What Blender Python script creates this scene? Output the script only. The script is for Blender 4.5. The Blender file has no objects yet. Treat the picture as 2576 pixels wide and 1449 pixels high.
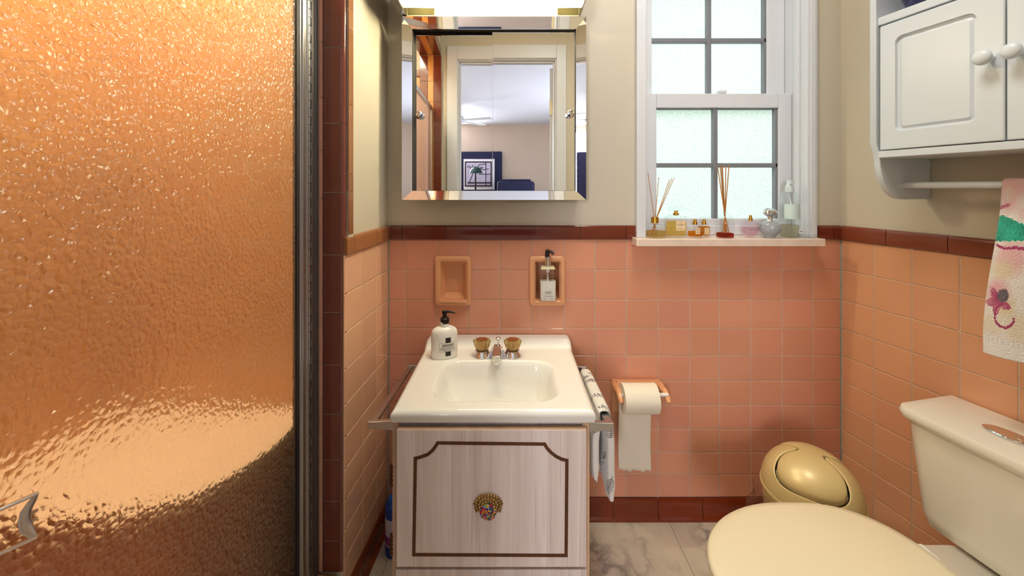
import bpy, bmesh, math, random
from math import sin, cos, pi, sqrt, radians, hypot
from mathutils import Vector, Matrix

random.seed(7)
C = bpy.context.scene.collection
F, CX, HY, HC = 1000.0, 1288.0, 470.0, 1.14       # focal length in px, principal column, horizon row, camera height
D = 1.37                                           # distance of the tiled back wall


def at(px, py, d):
    return ((px - CX) / F * d, d, HC - (py - HY) / F * d)


def X(px, d): return (px - CX) / F * d
def Z(py, d): return HC - (py - HY) / F * d
def lerp(a, b, t): return a + (b - a) * t


def sstep(a, b, x):
    t = max(0.0, min(1.0, (x - a) / (b - a)))
    return t * t * (3 - 2 * t)


# ------------------------------------------------------------------ materials
def srgb(r, g, b):
    f = lambda c: (c / 255) / 12.92 if c <= 10 else (((c / 255) + .055) / 1.055) ** 2.4
    return (f(r), f(g), f(b), 1.0)


def new_mat(name):
    m = bpy.data.materials.new(name)
    m.use_nodes = True
    nt = m.node_tree
    return m, nt, nt.nodes['Principled BSDF'], nt.nodes['Material Output']


def add_bump(nt, bsdf, scale, strength, dist=.002, detail=3, stretch=None):
    tc = nt.nodes.new('ShaderNodeTexCoord')
    n = nt.nodes.new('ShaderNodeTexNoise')
    n.inputs['Scale'].default_value = scale
    n.inputs['Detail'].default_value = detail
    if stretch:
        mp = nt.nodes.new('ShaderNodeMapping')
        mp.inputs['Scale'].default_value = stretch
        nt.links.new(tc.outputs['Object'], mp.inputs['Vector'])
        nt.links.new(mp.outputs['Vector'], n.inputs['Vector'])
    else:
        nt.links.new(tc.outputs['Object'], n.inputs['Vector'])
    b = nt.nodes.new('ShaderNodeBump')
    b.inputs['Strength'].default_value = strength
    b.inputs['Distance'].default_value = dist
    nt.links.new(n.outputs['Fac'], b.inputs['Height'])
    nt.links.new(b.outputs['Normal'], bsdf.inputs['Normal'])


def pbr(name, col, rough=.5, metal=0, spec=.5, coat=0, bump=None, vary=0, vscale=8, trans=0, ior=1.45, sheen=0, sss=0, alpha=1):
    m, nt, b, o = new_mat(name)
    b.inputs['Base Color'].default_value = col
    b.inputs['Roughness'].default_value = rough
    b.inputs['Metallic'].default_value = metal
    b.inputs['Specular IOR Level'].default_value = spec
    b.inputs['Coat Weight'].default_value = coat
    b.inputs['Coat Roughness'].default_value = .06
    b.inputs['Transmission Weight'].default_value = trans
    b.inputs['IOR'].default_value = ior
    b.inputs['Alpha'].default_value = alpha
    if sheen: b.inputs['Sheen Weight'].default_value = sheen
    if sss:
        b.inputs['Subsurface Weight'].default_value = sss
        b.inputs['Subsurface Radius'].default_value = (.01, .008, .006)
    if vary:
        tc = nt.nodes.new('ShaderNodeTexCoord')
        n = nt.nodes.new('ShaderNodeTexNoise'); n.inputs['Scale'].default_value = vscale; n.inputs['Detail'].default_value = 4
        nt.links.new(tc.outputs['Object'], n.inputs['Vector'])
        r = nt.nodes.new('ShaderNodeValToRGB')
        k = 1 - vary; j = 1 + vary * .6
        r.color_ramp.elements[0].color = (col[0] * k, col[1] * k, col[2] * k, 1)
        r.color_ramp.elements[1].color = (min(1, col[0] * j), min(1, col[1] * j), min(1, col[2] * j), 1)
        r.color_ramp.elements[0].position = .3; r.color_ramp.elements[1].position = .7
        nt.links.new(n.outputs['Fac'], r.inputs['Fac'])
        nt.links.new(r.outputs['Color'], b.inputs['Base Color'])
    if bump: add_bump(nt, b, *bump)
    return m


def attr_mat(name, rough=.3, coat=0, bump=None, spec=.5, sheen=0):
    """colour read from the mesh's own 'col' attribute (printed or fired colour of each piece)"""
    m, nt, b, o = new_mat(name)
    a = nt.nodes.new('ShaderNodeAttribute'); a.attribute_name = 'col'
    nt.links.new(a.outputs['Color'], b.inputs['Base Color'])
    b.inputs['Roughness'].default_value = rough
    b.inputs['Coat Weight'].default_value = coat
    b.inputs['Coat Roughness'].default_value = .05
    b.inputs['Specular IOR Level'].default_value = spec
    if sheen: b.inputs['Sheen Weight'].default_value = sheen
    if bump: add_bump(nt, b, *bump)
    return m


def emit(name, col, s):
    m, nt, b, o = new_mat(name)
    e = nt.nodes.new('ShaderNodeEmission'); e.inputs['Color'].default_value = col; e.inputs['Strength'].default_value = s
    nt.links.new(e.outputs[0], o.inputs['Surface'])
    return m


M = {}
M['tile'] = attr_mat('glazed tile', .16, .25, (14, .05, .004, 2))
M['tile_brown'] = attr_mat('brown glazed tile', .14, .3, (10, .05, .004, 2))
M['grout'] = pbr('grout', srgb(205, 190, 170), .85, vary=.15, vscale=40)
M['plaster'] = pbr('cream wall paint', srgb(211, 201, 181), .6, bump=(120, .06, .002), vary=.03, vscale=3)
M['ceiling'] = pbr('ceiling paint', srgb(236, 230, 212), .8)
M['white_paint'] = pbr('white gloss paint', srgb(222, 224, 228), .35, bump=(40, .03, .002))
M['cab_white'] = pbr('white cabinet lacquer', srgb(219, 226, 233), .32)
M['porcelain'] = pbr('white porcelain', srgb(243, 240, 232), .12, coat=.5)
M['toilet_por'] = pbr('bone porcelain', srgb(242, 238, 224), .12, coat=.5)
M['seat'] = pbr('cream plastic seat', srgb(242, 230, 198), .2, coat=.3)
M['chrome'] = pbr('chrome', (.82, .82, .84, 1), .08, 1)
M['brushed'] = pbr('brushed aluminium', (.55, .54, .54, 1), .3, 1, bump=(300, .15, .001, 2, (1, 1, .05)))
M['alu_dark'] = pbr('dull aluminium', (.32, .31, .32, 1), .38, 1)
M['rubber'] = pbr('dark rubber', srgb(30, 26, 30), .6)
M['mirror'] = pbr('mirror glass', (.93, .94, .92, 1), .0, 1)
M['gold'] = pbr('gold metal', srgb(225, 180, 80), .2, 1)
M['amber'] = pbr('amber acrylic', srgb(245, 222, 150), .06, trans=.75, ior=1.49)
M['black_plastic'] = pbr('black plastic', srgb(14, 8, 12), .3)
M['muntin'] = pbr('backlit muntin grey', srgb(128, 130, 136), .5)  # backlit shade of the bars put into the colour
M['dark'] = pbr('dark interior', srgb(22, 14, 8), .7)
M['white_plastic'] = pbr('white plastic', srgb(242, 238, 230), .3)
M['label_dark'] = pbr('black print', srgb(30, 22, 18), .5)
M['label_grey'] = pbr('grey print', srgb(150, 148, 145), .5)
M['ceramic'] = pbr('peach ceramic', srgb(230, 166, 120), .14, coat=.4)
M['paper'] = pbr('toilet tissue', srgb(240, 230, 210), .9, bump=(220, .25, .001))
M['card'] = pbr('cardboard', srgb(120, 85, 60), .9)
M['bin'] = pbr('champagne gold plastic', srgb(216, 192, 134), .36, .12, coat=.1)
M['edge_wood'] = pbr('light edge band', srgb(222, 184, 150), .5, vary=.1, vscale=30)
M['groove'] = pbr('dark brown groove', srgb(92, 52, 18), .55, vary=.25, vscale=40)
M['bronze'] = pbr('old bronze', srgb(88, 58, 34), .4, .7)
M['antique'] = pbr('antique brass', srgb(176, 148, 100), .35, .85)
M['navy'] = pbr('navy fabric', srgb(18, 22, 58), .7)
M['reed'] = pbr('reed', srgb(186, 122, 56), .7)
M['sill'] = pbr('cream marble sill', srgb(236, 214, 196), .25, coat=.2, vary=.1, vscale=14)
M['beige'] = pbr('beige bedroom paint', srgb(196, 176, 156), .7)
M['bed_ceiling'] = pbr('bedroom ceiling paint', srgb(225, 228, 236), .8)
M['carpet'] = pbr('grey carpet', srgb(150, 146, 138), .95, vary=.2, vscale=60)
M['curb'] = pbr('worn stone curb', srgb(150, 104, 66), .6, vary=.45, vscale=22)
M['blue'] = pbr('blue plastic', srgb(24, 62, 150), .3)
M['purple'] = pbr('violet print', srgb(140, 70, 130), .4, vary=.5, vscale=40)
M['frost_white'] = pbr('frosted white plastic', srgb(232, 242, 246), .35, trans=.25)


def clear_glass(name, col, rough=.02, ior=1.3, mix=.55):
    """thin clear glass: lets light through, keeps its rim reflections"""
    m, nt, b, o = new_mat(name)
    t = nt.nodes.new('ShaderNodeBsdfTransparent'); t.inputs['Color'].default_value = col
    g = nt.nodes.new('ShaderNodeBsdfGlossy'); g.inputs['Roughness'].default_value = rough
    lw = nt.nodes.new('ShaderNodeLayerWeight'); lw.inputs['Blend'].default_value = .5
    pw = nt.nodes.new('ShaderNodeMath'); pw.operation = 'POWER'; pw.inputs[1].default_value = 4.5
    fr = nt.nodes.new('ShaderNodeMath'); fr.operation = 'MULTIPLY_ADD'; fr.inputs[1].default_value = .6; fr.inputs[2].default_value = (ior - 1) ** 2 / (ior + 1) ** 2
    nt.links.new(lw.outputs['Facing'], pw.inputs[0]); nt.links.new(pw.outputs[0], fr.inputs[0])
    mx = nt.nodes.new('ShaderNodeMixShader')
    nt.links.new(fr.outputs[0], mx.inputs[0]); nt.links.new(t.outputs[0], mx.inputs[1]); nt.links.new(g.outputs[0], mx.inputs[2])
    nt.links.new(mx.outputs[0], o.inputs['Surface'])
    return m


M['glass'] = clear_glass('clear bottle glass', (.97, .98, .98, 1), ior=1.4)
M['glass_pink'] = clear_glass('pink bottle glass', (.97, .90, .93, 1), ior=1.4)
M['plastic_clear'] = clear_glass('clear plastic', (.95, .98, .98, 1), .08, 1.35)
M['bag_film'] = clear_glass('grey plastic film', (.72, .70, .66, 1), .25, 2.2)


def liquid(name, col, mix=.32):
    m, nt, b, o = new_mat(name)
    t = nt.nodes.new('ShaderNodeBsdfTransparent'); t.inputs['Color'].default_value = tuple(c ** .5 for c in col[:3]) + (1,)
    d = nt.nodes.new('ShaderNodeBsdfTranslucent'); d.inputs['Color'].default_value = col
    mx = nt.nodes.new('ShaderNodeMixShader'); mx.inputs[0].default_value = mix
    nt.links.new(t.outputs[0], mx.inputs[1]); nt.links.new(d.outputs[0], mx.inputs[2])
    nt.links.new(mx.outputs[0], o.inputs['Surface'])
    return m


M['liq_gold'] = liquid('pale gold perfume', srgb(252, 222, 140))
M['liq_amber'] = liquid('amber perfume', srgb(238, 160, 20))
M['liq_oil'] = liquid('straw oil', srgb(236, 212, 150))
M['liq_red'] = liquid('red orange oil', srgb(190, 50, 6))
M['liq_pink'] = liquid('pink perfume', srgb(246, 222, 230))
M['liq_pale'] = liquid('pale liquid', srgb(228, 220, 200))
M['label_cream'] = pbr('cream label', srgb(240, 214, 170), .5)


def pebble_glass():
    """obscure window glass: a bumpy sheet that scatters daylight"""
    m, nt, b, o = new_mat('pebbled window glass')
    tc = nt.nodes.new('ShaderNodeTexCoord')
    v = nt.nodes.new('ShaderNodeTexVoronoi'); v.inputs['Scale'].default_value = 260
    nt.links.new(tc.outputs['Object'], v.inputs['Vector'])
    bp = nt.nodes.new('ShaderNodeBump'); bp.inputs['Strength'].default_value = .9; bp.inputs['Distance'].default_value = .003
    nt.links.new(v.outputs['Distance'], bp.inputs['Height'])
    tl = nt.nodes.new('ShaderNodeBsdfTranslucent')
    cr = nt.nodes.new('ShaderNodeValToRGB'); e = cr.color_ramp.elements
    e[0].position = .05; e[0].color = (.97, .98, .96, 1); e[1].position = .75; e[1].color = (.60, .67, .65, 1)
    nt.links.new(v.outputs['Distance'], cr.inputs['Fac']); nt.links.new(cr.outputs[0], tl.inputs['Color'])
    nt.links.new(bp.outputs[0], tl.inputs['Normal'])
    tr = nt.nodes.new('ShaderNodeBsdfTransparent'); tr.inputs['Color'].default_value = (.85, .9, .9, 1)
    gl = nt.nodes.new('ShaderNodeBsdfGlossy'); gl.inputs['Roughness'].default_value = .15
    nt.links.new(bp.outputs[0], gl.inputs['Normal'])
    m1 = nt.nodes.new('ShaderNodeMixShader'); m1.inputs[0].default_value = .86
    nt.links.new(tr.outputs[0], m1.inputs[1]); nt.links.new(tl.outputs[0], m1.inputs[2])
    m2 = nt.nodes.new('ShaderNodeMixShader'); m2.inputs[0].default_value = .08
    nt.links.new(m1.outputs[0], m2.inputs[1]); nt.links.new(gl.outputs[0], m2.inputs[2])
    nt.links.new(m2.outputs[0], o.inputs['Surface'])
    return m


M['pebble'] = pebble_glass()


def shower_glass():
    """hammered obscure shower glass: bumpy blurred transmission plus a bumpy surface reflection"""
    m, nt, b, o = new_mat('hammered shower glass')
    tc = nt.nodes.new('ShaderNodeTexCoord')
    mp = nt.nodes.new('ShaderNodeMapping'); mp.inputs['Scale'].default_value = (1, 1, .85)
    nt.links.new(tc.outputs['Object'], mp.inputs['Vector'])
    n2 = nt.nodes.new('ShaderNodeTexNoise'); n2.inputs['Scale'].default_value = 70; n2.inputs['Detail'].default_value = 2; n2.inputs['Distortion'].default_value = .6
    nt.links.new(mp.outputs[0], n2.inputs['Vector'])
    v = nt.nodes.new('ShaderNodeTexVoronoi'); v.feature = 'F1'; v.inputs['Scale'].default_value = 125
    nt.links.new(mp.outputs[0], v.inputs['Vector'])
    mx = nt.nodes.new('ShaderNodeMath'); mx.operation = 'MULTIPLY_ADD'; mx.inputs[1].default_value = .55
    nt.links.new(v.outputs['Distance'], mx.inputs[0]); nt.links.new(n2.outputs['Fac'], mx.inputs[2])
    bp = nt.nodes.new('ShaderNodeBump'); bp.inputs['Strength'].default_value = 1; bp.inputs['Distance'].default_value = .005
    nt.links.new(mx.outputs[0], bp.inputs['Height'])
    rf = nt.nodes.new('ShaderNodeBsdfRefraction'); rf.inputs['IOR'].default_value = 1.13; rf.inputs['Roughness'].default_value = .34
    rf.inputs['Color'].default_value = (.98, .95, .90, 1)
    gl = nt.nodes.new('ShaderNodeBsdfGlossy'); gl.inputs['Roughness'].default_value = .3
    lw = nt.nodes.new('ShaderNodeLayerWeight'); lw.inputs['Blend'].default_value = .5
    pw = nt.nodes.new('ShaderNodeMath'); pw.operation = 'POWER'; pw.inputs[1].default_value = 4
    fr = nt.nodes.new('ShaderNodeMath'); fr.operation = 'MULTIPLY_ADD'; fr.inputs[1].default_value = 1; fr.inputs[2].default_value = .09
    nt.links.new(lw.outputs['Facing'], pw.inputs[0]); nt.links.new(pw.outputs[0], fr.inputs[0])
    nt.links.new(bp.outputs[0], rf.inputs['Normal']); bp2 = nt.nodes.new('ShaderNodeBump'); bp2.inputs['Strength'].default_value = 1; bp2.inputs['Distance'].default_value = .006
    nt.links.new(mx.outputs[0], bp2.inputs['Height']); nt.links.new(bp2.outputs[0], gl.inputs['Normal'])
    m2 = nt.nodes.new('ShaderNodeMixShader')
    nt.links.new(fr.outputs[0], m2.inputs[0]); nt.links.new(rf.outputs[0], m2.inputs[1]); nt.links.new(gl.outputs[0], m2.inputs[2])
    tl = nt.nodes.new('ShaderNodeBsdfTranslucent'); tl.inputs['Color'].default_value = (.98, .84, .62, 1)
    nt.links.new(bp.outputs[0], tl.inputs['Normal'])
    m3 = nt.nodes.new('ShaderNodeMixShader'); m3.inputs[0].default_value = .11
    nt.links.new(m2.outputs[0], m3.inputs[1]); nt.links.new(tl.outputs[0], m3.inputs[2])
    nt.links.new(m3.outputs[0], o.inputs['Surface'])
    return m


M['hammered'] = shower_glass()
M['glass_back'] = clear_glass('smooth glass back', (.98, .97, .95, 1), .1, 1.3)


def laminate():
    m, nt, b, o = new_mat('pale ash laminate')
    tc = nt.nodes.new('ShaderNodeTexCoord')
    mp = nt.nodes.new('ShaderNodeMapping'); mp.inputs['Scale'].default_value = (46, 46, 1.6)
    nt.links.new(tc.outputs['Object'], mp.inputs['Vector'])
    n = nt.nodes.new('ShaderNodeTexNoise'); n.inputs['Scale'].default_value = 1; n.inputs['Detail'].default_value = 6; n.inputs['Distortion'].default_value = .5
    nt.links.new(mp.outputs[0], n.inputs['Vector'])
    mp2 = nt.nodes.new('ShaderNodeMapping'); mp2.inputs['Scale'].default_value = (260, 260, 4)
    nt.links.new(tc.outputs['Object'], mp2.inputs['Vector'])
    n2 = nt.nodes.new('ShaderNodeTexNoise'); n2.inputs['Scale'].default_value = 1; n2.inputs['Detail'].default_value = 3
    nt.links.new(mp2.outputs[0], n2.inputs['Vector'])
    r = nt.nodes.new('ShaderNodeValToRGB'); e = r.color_ramp.elements
    e[0].position = .3; e[0].color = srgb(226, 208, 200)
    e[1].position = .62; e[1].color = srgb(244, 230, 224)
    nt.links.new(n.outputs['Fac'], r.inputs['Fac'])
    r2 = nt.nodes.new('ShaderNodeValToRGB'); e = r2.color_ramp.elements
    e[0].position = .3; e[0].color = (.76, .70, .68, 1); e[1].position = .42; e[1].color = (1, 1, 1, 1)
    nt.links.new(n2.outputs['Fac'], r2.inputs['Fac'])
    mu = nt.nodes.new('ShaderNodeMixRGB'); mu.blend_type = 'MULTIPLY'; mu.inputs[0].default_value = .8
    nt.links.new(r.outputs[0], mu.inputs[1]); nt.links.new(r2.outputs[0], mu.inputs[2])
    nt.links.new(mu.outputs[0], b.inputs['Base Color'])
    b.inputs['Roughness'].default_value = .42
    return m


M['laminate'] = laminate()


def marble():
    m, nt, b, o = new_mat('marble look vinyl')
    tc = nt.nodes.new('ShaderNodeTexCoord')
    n0 = nt.nodes.new('ShaderNodeTexNoise'); n0.inputs['Scale'].default_value = 5; n0.inputs['Detail'].default_value = 5
    nt.links.new(tc.outputs['Object'], n0.inputs['Vector'])
    ad = nt.nodes.new('ShaderNodeMixRGB'); ad.blend_type = 'ADD'; ad.inputs[0].default_value = .35
    nt.links.new(tc.outputs['Object'], ad.inputs[1]); nt.links.new(n0.outputs['Color'], ad.inputs[2])
    n1 = nt.nodes.new('ShaderNodeTexNoise'); n1.inputs['Scale'].default_value = 5; n1.inputs['Detail'].default_value = 8
    nt.links.new(ad.outputs[0], n1.inputs['Vector'])
    # veins where the noise crosses its mean
    s = nt.nodes.new('ShaderNodeMath'); s.operation = 'SUBTRACT'; s.inputs[1].default_value = .5
    a = nt.nodes.new('ShaderNodeMath'); a.operation = 'ABSOLUTE'
    nt.links.new(n1.outputs['Fac'], s.inputs[0]); nt.links.new(s.outputs[0], a.inputs[0])
    r = nt.nodes.new('ShaderNodeValToRGB'); e = r.color_ramp.elements
    e[0].position = 0; e[0].color = srgb(150, 138, 130)
    e[1].position = .05; e[1].color = srgb(206, 194, 176)
    x = e.new(.2); x.color = srgb(224, 212, 192)
    nt.links.new(a.outputs[0], r.inputs['Fac'])
    n2 = nt.nodes.new('ShaderNodeTexNoise'); n2.inputs['Scale'].default_value = 3.2; n2.inputs['Detail'].default_value = 3
    nt.links.new(tc.outputs['Object'], n2.inputs['Vector'])
    r2 = nt.nodes.new('ShaderNodeValToRGB'); e = r2.color_ramp.elements
    e[0].position = .42; e[0].color = srgb(232, 226, 214); e[1].position = .6; e[1].color = (1, 1, 1, 1)
    nt.links.new(n2.outputs['Fac'], r2.inputs['Fac'])
    mx = nt.nodes.new('ShaderNodeMixRGB'); mx.inputs[0].default_value = .0
    mask = nt.nodes.new('ShaderNodeValToRGB'); e = mask.color_ramp.elements
    e[0].position = .44; e[0].color = (0, 0, 0, 1); e[1].position = .6; e[1].color = (1, 1, 1, 1)
    nt.links.new(n2.outputs['Fac'], mask.inputs['Fac'])
    nt.links.new(mask.outputs[0], mx.inputs[0])
    nt.links.new(r.outputs[0], mx.inputs[1]); mx.inputs[2].default_value = srgb(218, 206, 184)
    nt.links.new(mx.outputs[0], b.inputs['Base Color'])
    b.inputs['Roughness'].default_value = .3
    return m


M['marble'] = marble()
M['towel_print'] = attr_mat('terry cloth with print', .95, 0, (420, .6, .002, 2), .1, .3)
M['floral'] = attr_mat('floral terry cloth', .95, 0, (360, .8, .003, 2), .1, .3)


# ------------------------------------------------------------------ mesh helpers
class MB:
    def __init__(s, T=None):
        s.v, s.f, s.m, s.c = [], [], [], []
        s.T = T or (lambda p: p)

    def add(s, vs, fs, m=0, c=None):
        o = len(s.v)
        s.v += [tuple(s.T(p)) for p in vs]
        for f in fs:
            s.f.append([o + i for i in f]); s.m.append(m); s.c.append(c)
        return s

    def box(s, x0, x1, y0, y1, z0, z1, m=0, c=None):
        vs = [(x, y, z) for x in (x0, x1) for y in (y0, y1) for z in (z0, z1)]
        return s.add(vs, [(0, 1, 3, 2), (4, 6, 7, 5), (0, 4, 5, 1), (2, 3, 7, 6), (0, 2, 6, 4), (1, 5, 7, 3)], m, c)

    def loft(s, rings, m=0, cap=True, closed=True, c=None):
        n = len(rings[0]); vs = [p for r in rings for p in r]; fs = []
        for i in range(len(rings) - 1):
            for j in range(n if closed else n - 1):
                k = (j + 1) % n
                fs.append((i * n + j, i * n + k, (i + 1) * n + k, (i + 1) * n + j))
        if cap and closed:
            fs.append(tuple(reversed(range(n)))); fs.append(tuple(range((len(rings) - 1) * n, len(rings) * n)))
        return s.add(vs, fs, m, c)

    def lathe(s, prof, c=(0, 0, 0), seg=32, m=0, sx=1, sy=1, axis='Z', cap=True, col=None, rot=0):
        rings = []
        for r, z in prof:
            ring = []
            for j in range(seg):
                a = 2 * pi * j / seg + rot
                x, y = r * sx * cos(a), r * sy * sin(a)
                p = {'Z': (x, y, z), 'Y': (x, -z, y), 'X': (z, x, y)}[axis]
                ring.append((c[0] + p[0], c[1] + p[1], c[2] + p[2]))
            rings.append(ring)
        return s.loft(rings, m, cap, True, col)

    def tube(s, pts, r, seg=10, m=0, flat=1, rr=None, up=None, c=None):
        pts = [Vector(p) for p in pts]; rings = []; prev = None
        for i, p in enumerate(pts):
            t = (pts[min(i + 1, len(pts) - 1)] - pts[max(i - 1, 0)]).normalized()
            if prev is None:
                u = Vector(up) if up else (Vector((0, 0, 1)) if abs(t.z) < .9 else Vector((1, 0, 0)))
            else:
                u = prev
            u = (u - t * u.dot(t)).normalized(); w = t.cross(u); prev = u
            q = rr[i] if rr else r
            rings.append([tuple(p + u * q * cos(2 * pi * j / seg) + w * q * flat * sin(2 * pi * j / seg)) for j in range(seg)])
        return s.loft(rings, m, True, True, c)

    def prism(s, poly, a0, a1, f, m=0, c=None):
        """poly: list of 2D points, f(p, a) -> 3D point"""
        n = len(poly)
        return s.add([f(p, a0) for p in poly] + [f(p, a1) for p in poly],
                     [tuple(range(n)), tuple(range(2 * n - 1, n - 1, -1))] + [(i, (i + 1) % n, n + (i + 1) % n, n + i) for i in range(n)], m, c)

    def grid(s, nu, nv, f, m=0, cf=None):
        vs = [f(i / nu, j / nv) for i in range(nu + 1) for j in range(nv + 1)]
        o = len(s.v); s.v += [tuple(s.T(p)) for p in vs]
        for i in range(nu):
            for j in range(nv):
                a = i * (nv + 1) + j
                s.f.append([o + a, o + a + 1, o + a + nv + 2, o + a + nv + 1]); s.m.append(m)
                s.c.append(cf((i + .5) / nu, (j + .5) / nv) if cf else None)
        return s

    def build(s, name, mats, parent=None, smooth=None, bevel=0, bseg=2, sub=0, solid=0, recalc=True):
        base = root_loc(parent)
        me = bpy.data.meshes.new(name)
        me.from_pydata([(v[0] - base[0], v[1] - base[1], v[2] - base[2]) for v in s.v], [], s.f)
        mats = mats if isinstance(mats, (list, tuple)) else [mats]
        for m in mats: me.materials.append(m)
        me.polygons.foreach_set('material_index', s.m)
        if any(c is not None for c in s.c):
            at_ = me.color_attributes.new('col', 'FLOAT_COLOR', 'CORNER')
            buf = []
            for p, c in zip(me.polygons, s.c):
                buf += list(c or (.8, .8, .8, 1)) * p.loop_total
            at_.data.foreach_set('color', buf)
        if recalc:
            bm = bmesh.new(); bm.from_mesh(me)
            bmesh.ops.recalc_face_normals(bm, faces=bm.faces)
            bm.to_mesh(me); bm.free()
        if smooth is not None or bevel or sub:
            me.polygons.foreach_set('use_smooth', [True] * len(me.polygons))
            if smooth and not bevel:
                me.set_sharp_from_angle(angle=radians(smooth))
        o = bpy.data.objects.new(name, me); C.objects.link(o)
        if parent is not None: o.parent = parent
        if solid:
            md = o.modifiers.new('solid', 'SOLIDIFY'); md.thickness = solid; md.offset = 0
        if bevel:
            md = o.modifiers.new('bevel', 'BEVEL'); md.width = bevel; md.segments = bseg; md.limit_method = 'ANGLE'
            md.angle_limit = radians(35); md.harden_normals = True
        if sub:
            md = o.modifiers.new('sub', 'SUBSURF'); md.levels = sub; md.render_levels = sub
        return o


def root_loc(o):
    while o is not None and o.parent is not None: o = o.parent
    return tuple(o.location) if o is not None else (0, 0, 0)


def tag(o, label, cat, group=None):
    o['label'] = label; o['category'] = cat
    if group: o['group'] = group
    return o


def thing(name, loc, label, cat, group=None):
    o = bpy.data.objects.new(name, None); o.empty_display_size = .05; C.objects.link(o); o.location = loc
    return tag(o, label, cat, group)


def struct(o): o['kind'] = 'structure'; return o
def anchor(name, loc=(0, 0, 0)):
    o = bpy.data.objects.new(name, None); C.objects.link(o); o.location = loc
    return struct(o)


def minus(u0, u1, z0, z1, holes):
    """rectangle minus rectangular holes -> rectangles"""
    out = [(u0, u1, z0, z1)]
    for a, b, c, d in holes:
        nx = []
        for p, q, r, s in out:
            if b <= p or a >= q or d <= r or c >= s: nx.append((p, q, r, s)); continue
            if r < c: nx.append((p, q, r, c))
            if d < s: nx.append((p, q, d, s))
            lo, hi = max(r, c), min(s, d)
            if p < a: nx.append((p, a, lo, hi))
            if b < q: nx.append((b, q, lo, hi))
        out = nx
    return out


def jitter(col, k):
    j = 1 + random.uniform(-k, k); h = random.uniform(-k, k) * .4
    return (min(1, col[0] * j), min(1, col[1] * (j + h)), min(1, col[2] * (j - h * .5)), 1)


def tiles(mb, us, zs, col, holes=(), gap=.0011, k=.05, m=0):
    """glazed tiles with eased edges on the plane n=0 of the mapping"""
    us = sorted(us); zs = sorted(zs)
    for i in range(len(us) - 1):
        for j in range(len(zs) - 1):
            c = jitter(col, k)
            for a, b, p, q in minus(us[i] + gap, us[i + 1] - gap, zs[j] + gap, zs[j + 1] - gap, holes):
                if b - a < .004 or q - p < .004: continue
                t = [random.uniform(-.00018, .00018) for _ in range(4)]
                e = .0016
                R = lambda e_, n, tt=(0, 0, 0, 0): [(a + e_, n + tt[0], p + e_), (b - e_, n + tt[1], p + e_), (b - e_, n + tt[2], q - e_), (a + e_, n + tt[3], q - e_)]
                vs = R(0, -.004) + R(0, -.0014) + R(e * .5, -.0004, t) + R(e, 0, t)
                fs = []
                for r in range(3):
                    for s_ in range(4):
                        s2 = (s_ + 1) % 4
                        fs.append((r * 4 + s_, r * 4 + s2, r * 4 + 4 + s2, r * 4 + 4 + s_))
                fs.append((12, 13, 14, 15))
                mb.add(vs, fs, m, c)


def trim_run(mb, prof, segs, col, k=.06, m=0, gap=.0009):
    """moulded tile pieces: profile [(n, z)] run along u"""
    for a, b in segs:
        c = jitter(col, k)
        mb.prism(prof, a + gap, b - gap, lambda p, u: (u, p[0], p[1]), m, c)


def text(name, body, size, mat, parent, pos, w=None, rot=0, bend=None, normal_y=-1):
    """flat lettering facing the room (-Y), centred on pos"""
    cu = bpy.data.curves.new(name, 'FONT'); cu.body = body; cu.size = size; cu.align_x = 'CENTER'; cu.align_y = 'CENTER'; cu.extrude = .00012
    tmp = bpy.data.objects.new('tmp_text', cu); C.objects.link(tmp)
    bpy.context.view_layer.update()
    me = bpy.data.meshes.new_from_object(tmp.evaluated_get(bpy.context.evaluated_depsgraph_get()))
    bpy.data.objects.remove(tmp); bpy.data.curves.remove(cu)
    base = root_loc(parent)
    xs = [v.co.x for v in me.vertices] or [0]
    k = (w / (max(xs) - min(xs))) if w and max(xs) > min(xs) else 1
    for v in me.vertices:
        x, y, z = v.co.x * k, v.co.y, v.co.z
        x, y = x * cos(rot) - y * sin(rot), x * sin(rot) + y * cos(rot)
        p = bend(x, y, z) if bend else (pos[0] + x, pos[1] - z, pos[2] + y)
        v.co = (p[0] - base[0], p[1] - base[1], p[2] - base[2])
    me.materials.clear(); me.materials.append(mat); me.name = name
    o = bpy.data.objects.new(name, me); C.objects.link(o); o.parent = parent
    return o


# ------------------------------------------------------------------ wall frames
XL, XR = X(977, D), X(2116, D)
KL, KR = .059, .223                                # the side walls are a little out of square
nl_, nr_ = sqrt(1 + KL * KL), sqrt(1 + KR * KR)


def BK(p): return (p[0], D - p[1], p[2])
def LF(p):
    u, n, z = p
    return (XL + (-KL * u + n) / nl_, D + (-u - KL * n) / nl_, z)
def RT(p):
    u, n, z = p
    return (XR + (KR * u - n) / nr_, D + (-u - KR * n) / nr_, z)
def uL(px):
    r = (px - CX) / F
    return (r * D - XL) / (r - KL) * nl_
def uR(px):
    r = (px - CX) / F
    return (r * D - XR) / (r + KR) * nr_


CEIL = 2.42
DW = -.33                                          # plane of the wall with the doorway, behind the camera
SH_D = 1.054                                       # depth of the end of the left wall (shower opening starts)
rowsY = [603, 679, 754, 826, 894, 958, 1020, 1080, 1138, 1194, 1250]
rowsZ = [Z(y, D) for y in rowsY]
capT, capB = Z(567, D), Z(603, D)
baseT = Z(1250, D)
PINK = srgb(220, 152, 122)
BROWN = srgb(112, 44, 26)
BROWN2 = srgb(116, 60, 48)

# window opening and wall niches
WX0, WX1 = X(1626, 1.352), X(2031, 1.352)
SILL = .968
WZ1 = 1.93
W_HOLE = (WX0 - .012, WX1 + .012, SILL - .03, WZ1 + .012)
N1 = (X(1106, D), X(1176, D), Z(756, D), Z(655, D))
N2 = (X(1343, D), X(1411, D), Z(756, D), Z(655, D))
HOLES = [W_HOLE, N1, N2]

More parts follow.
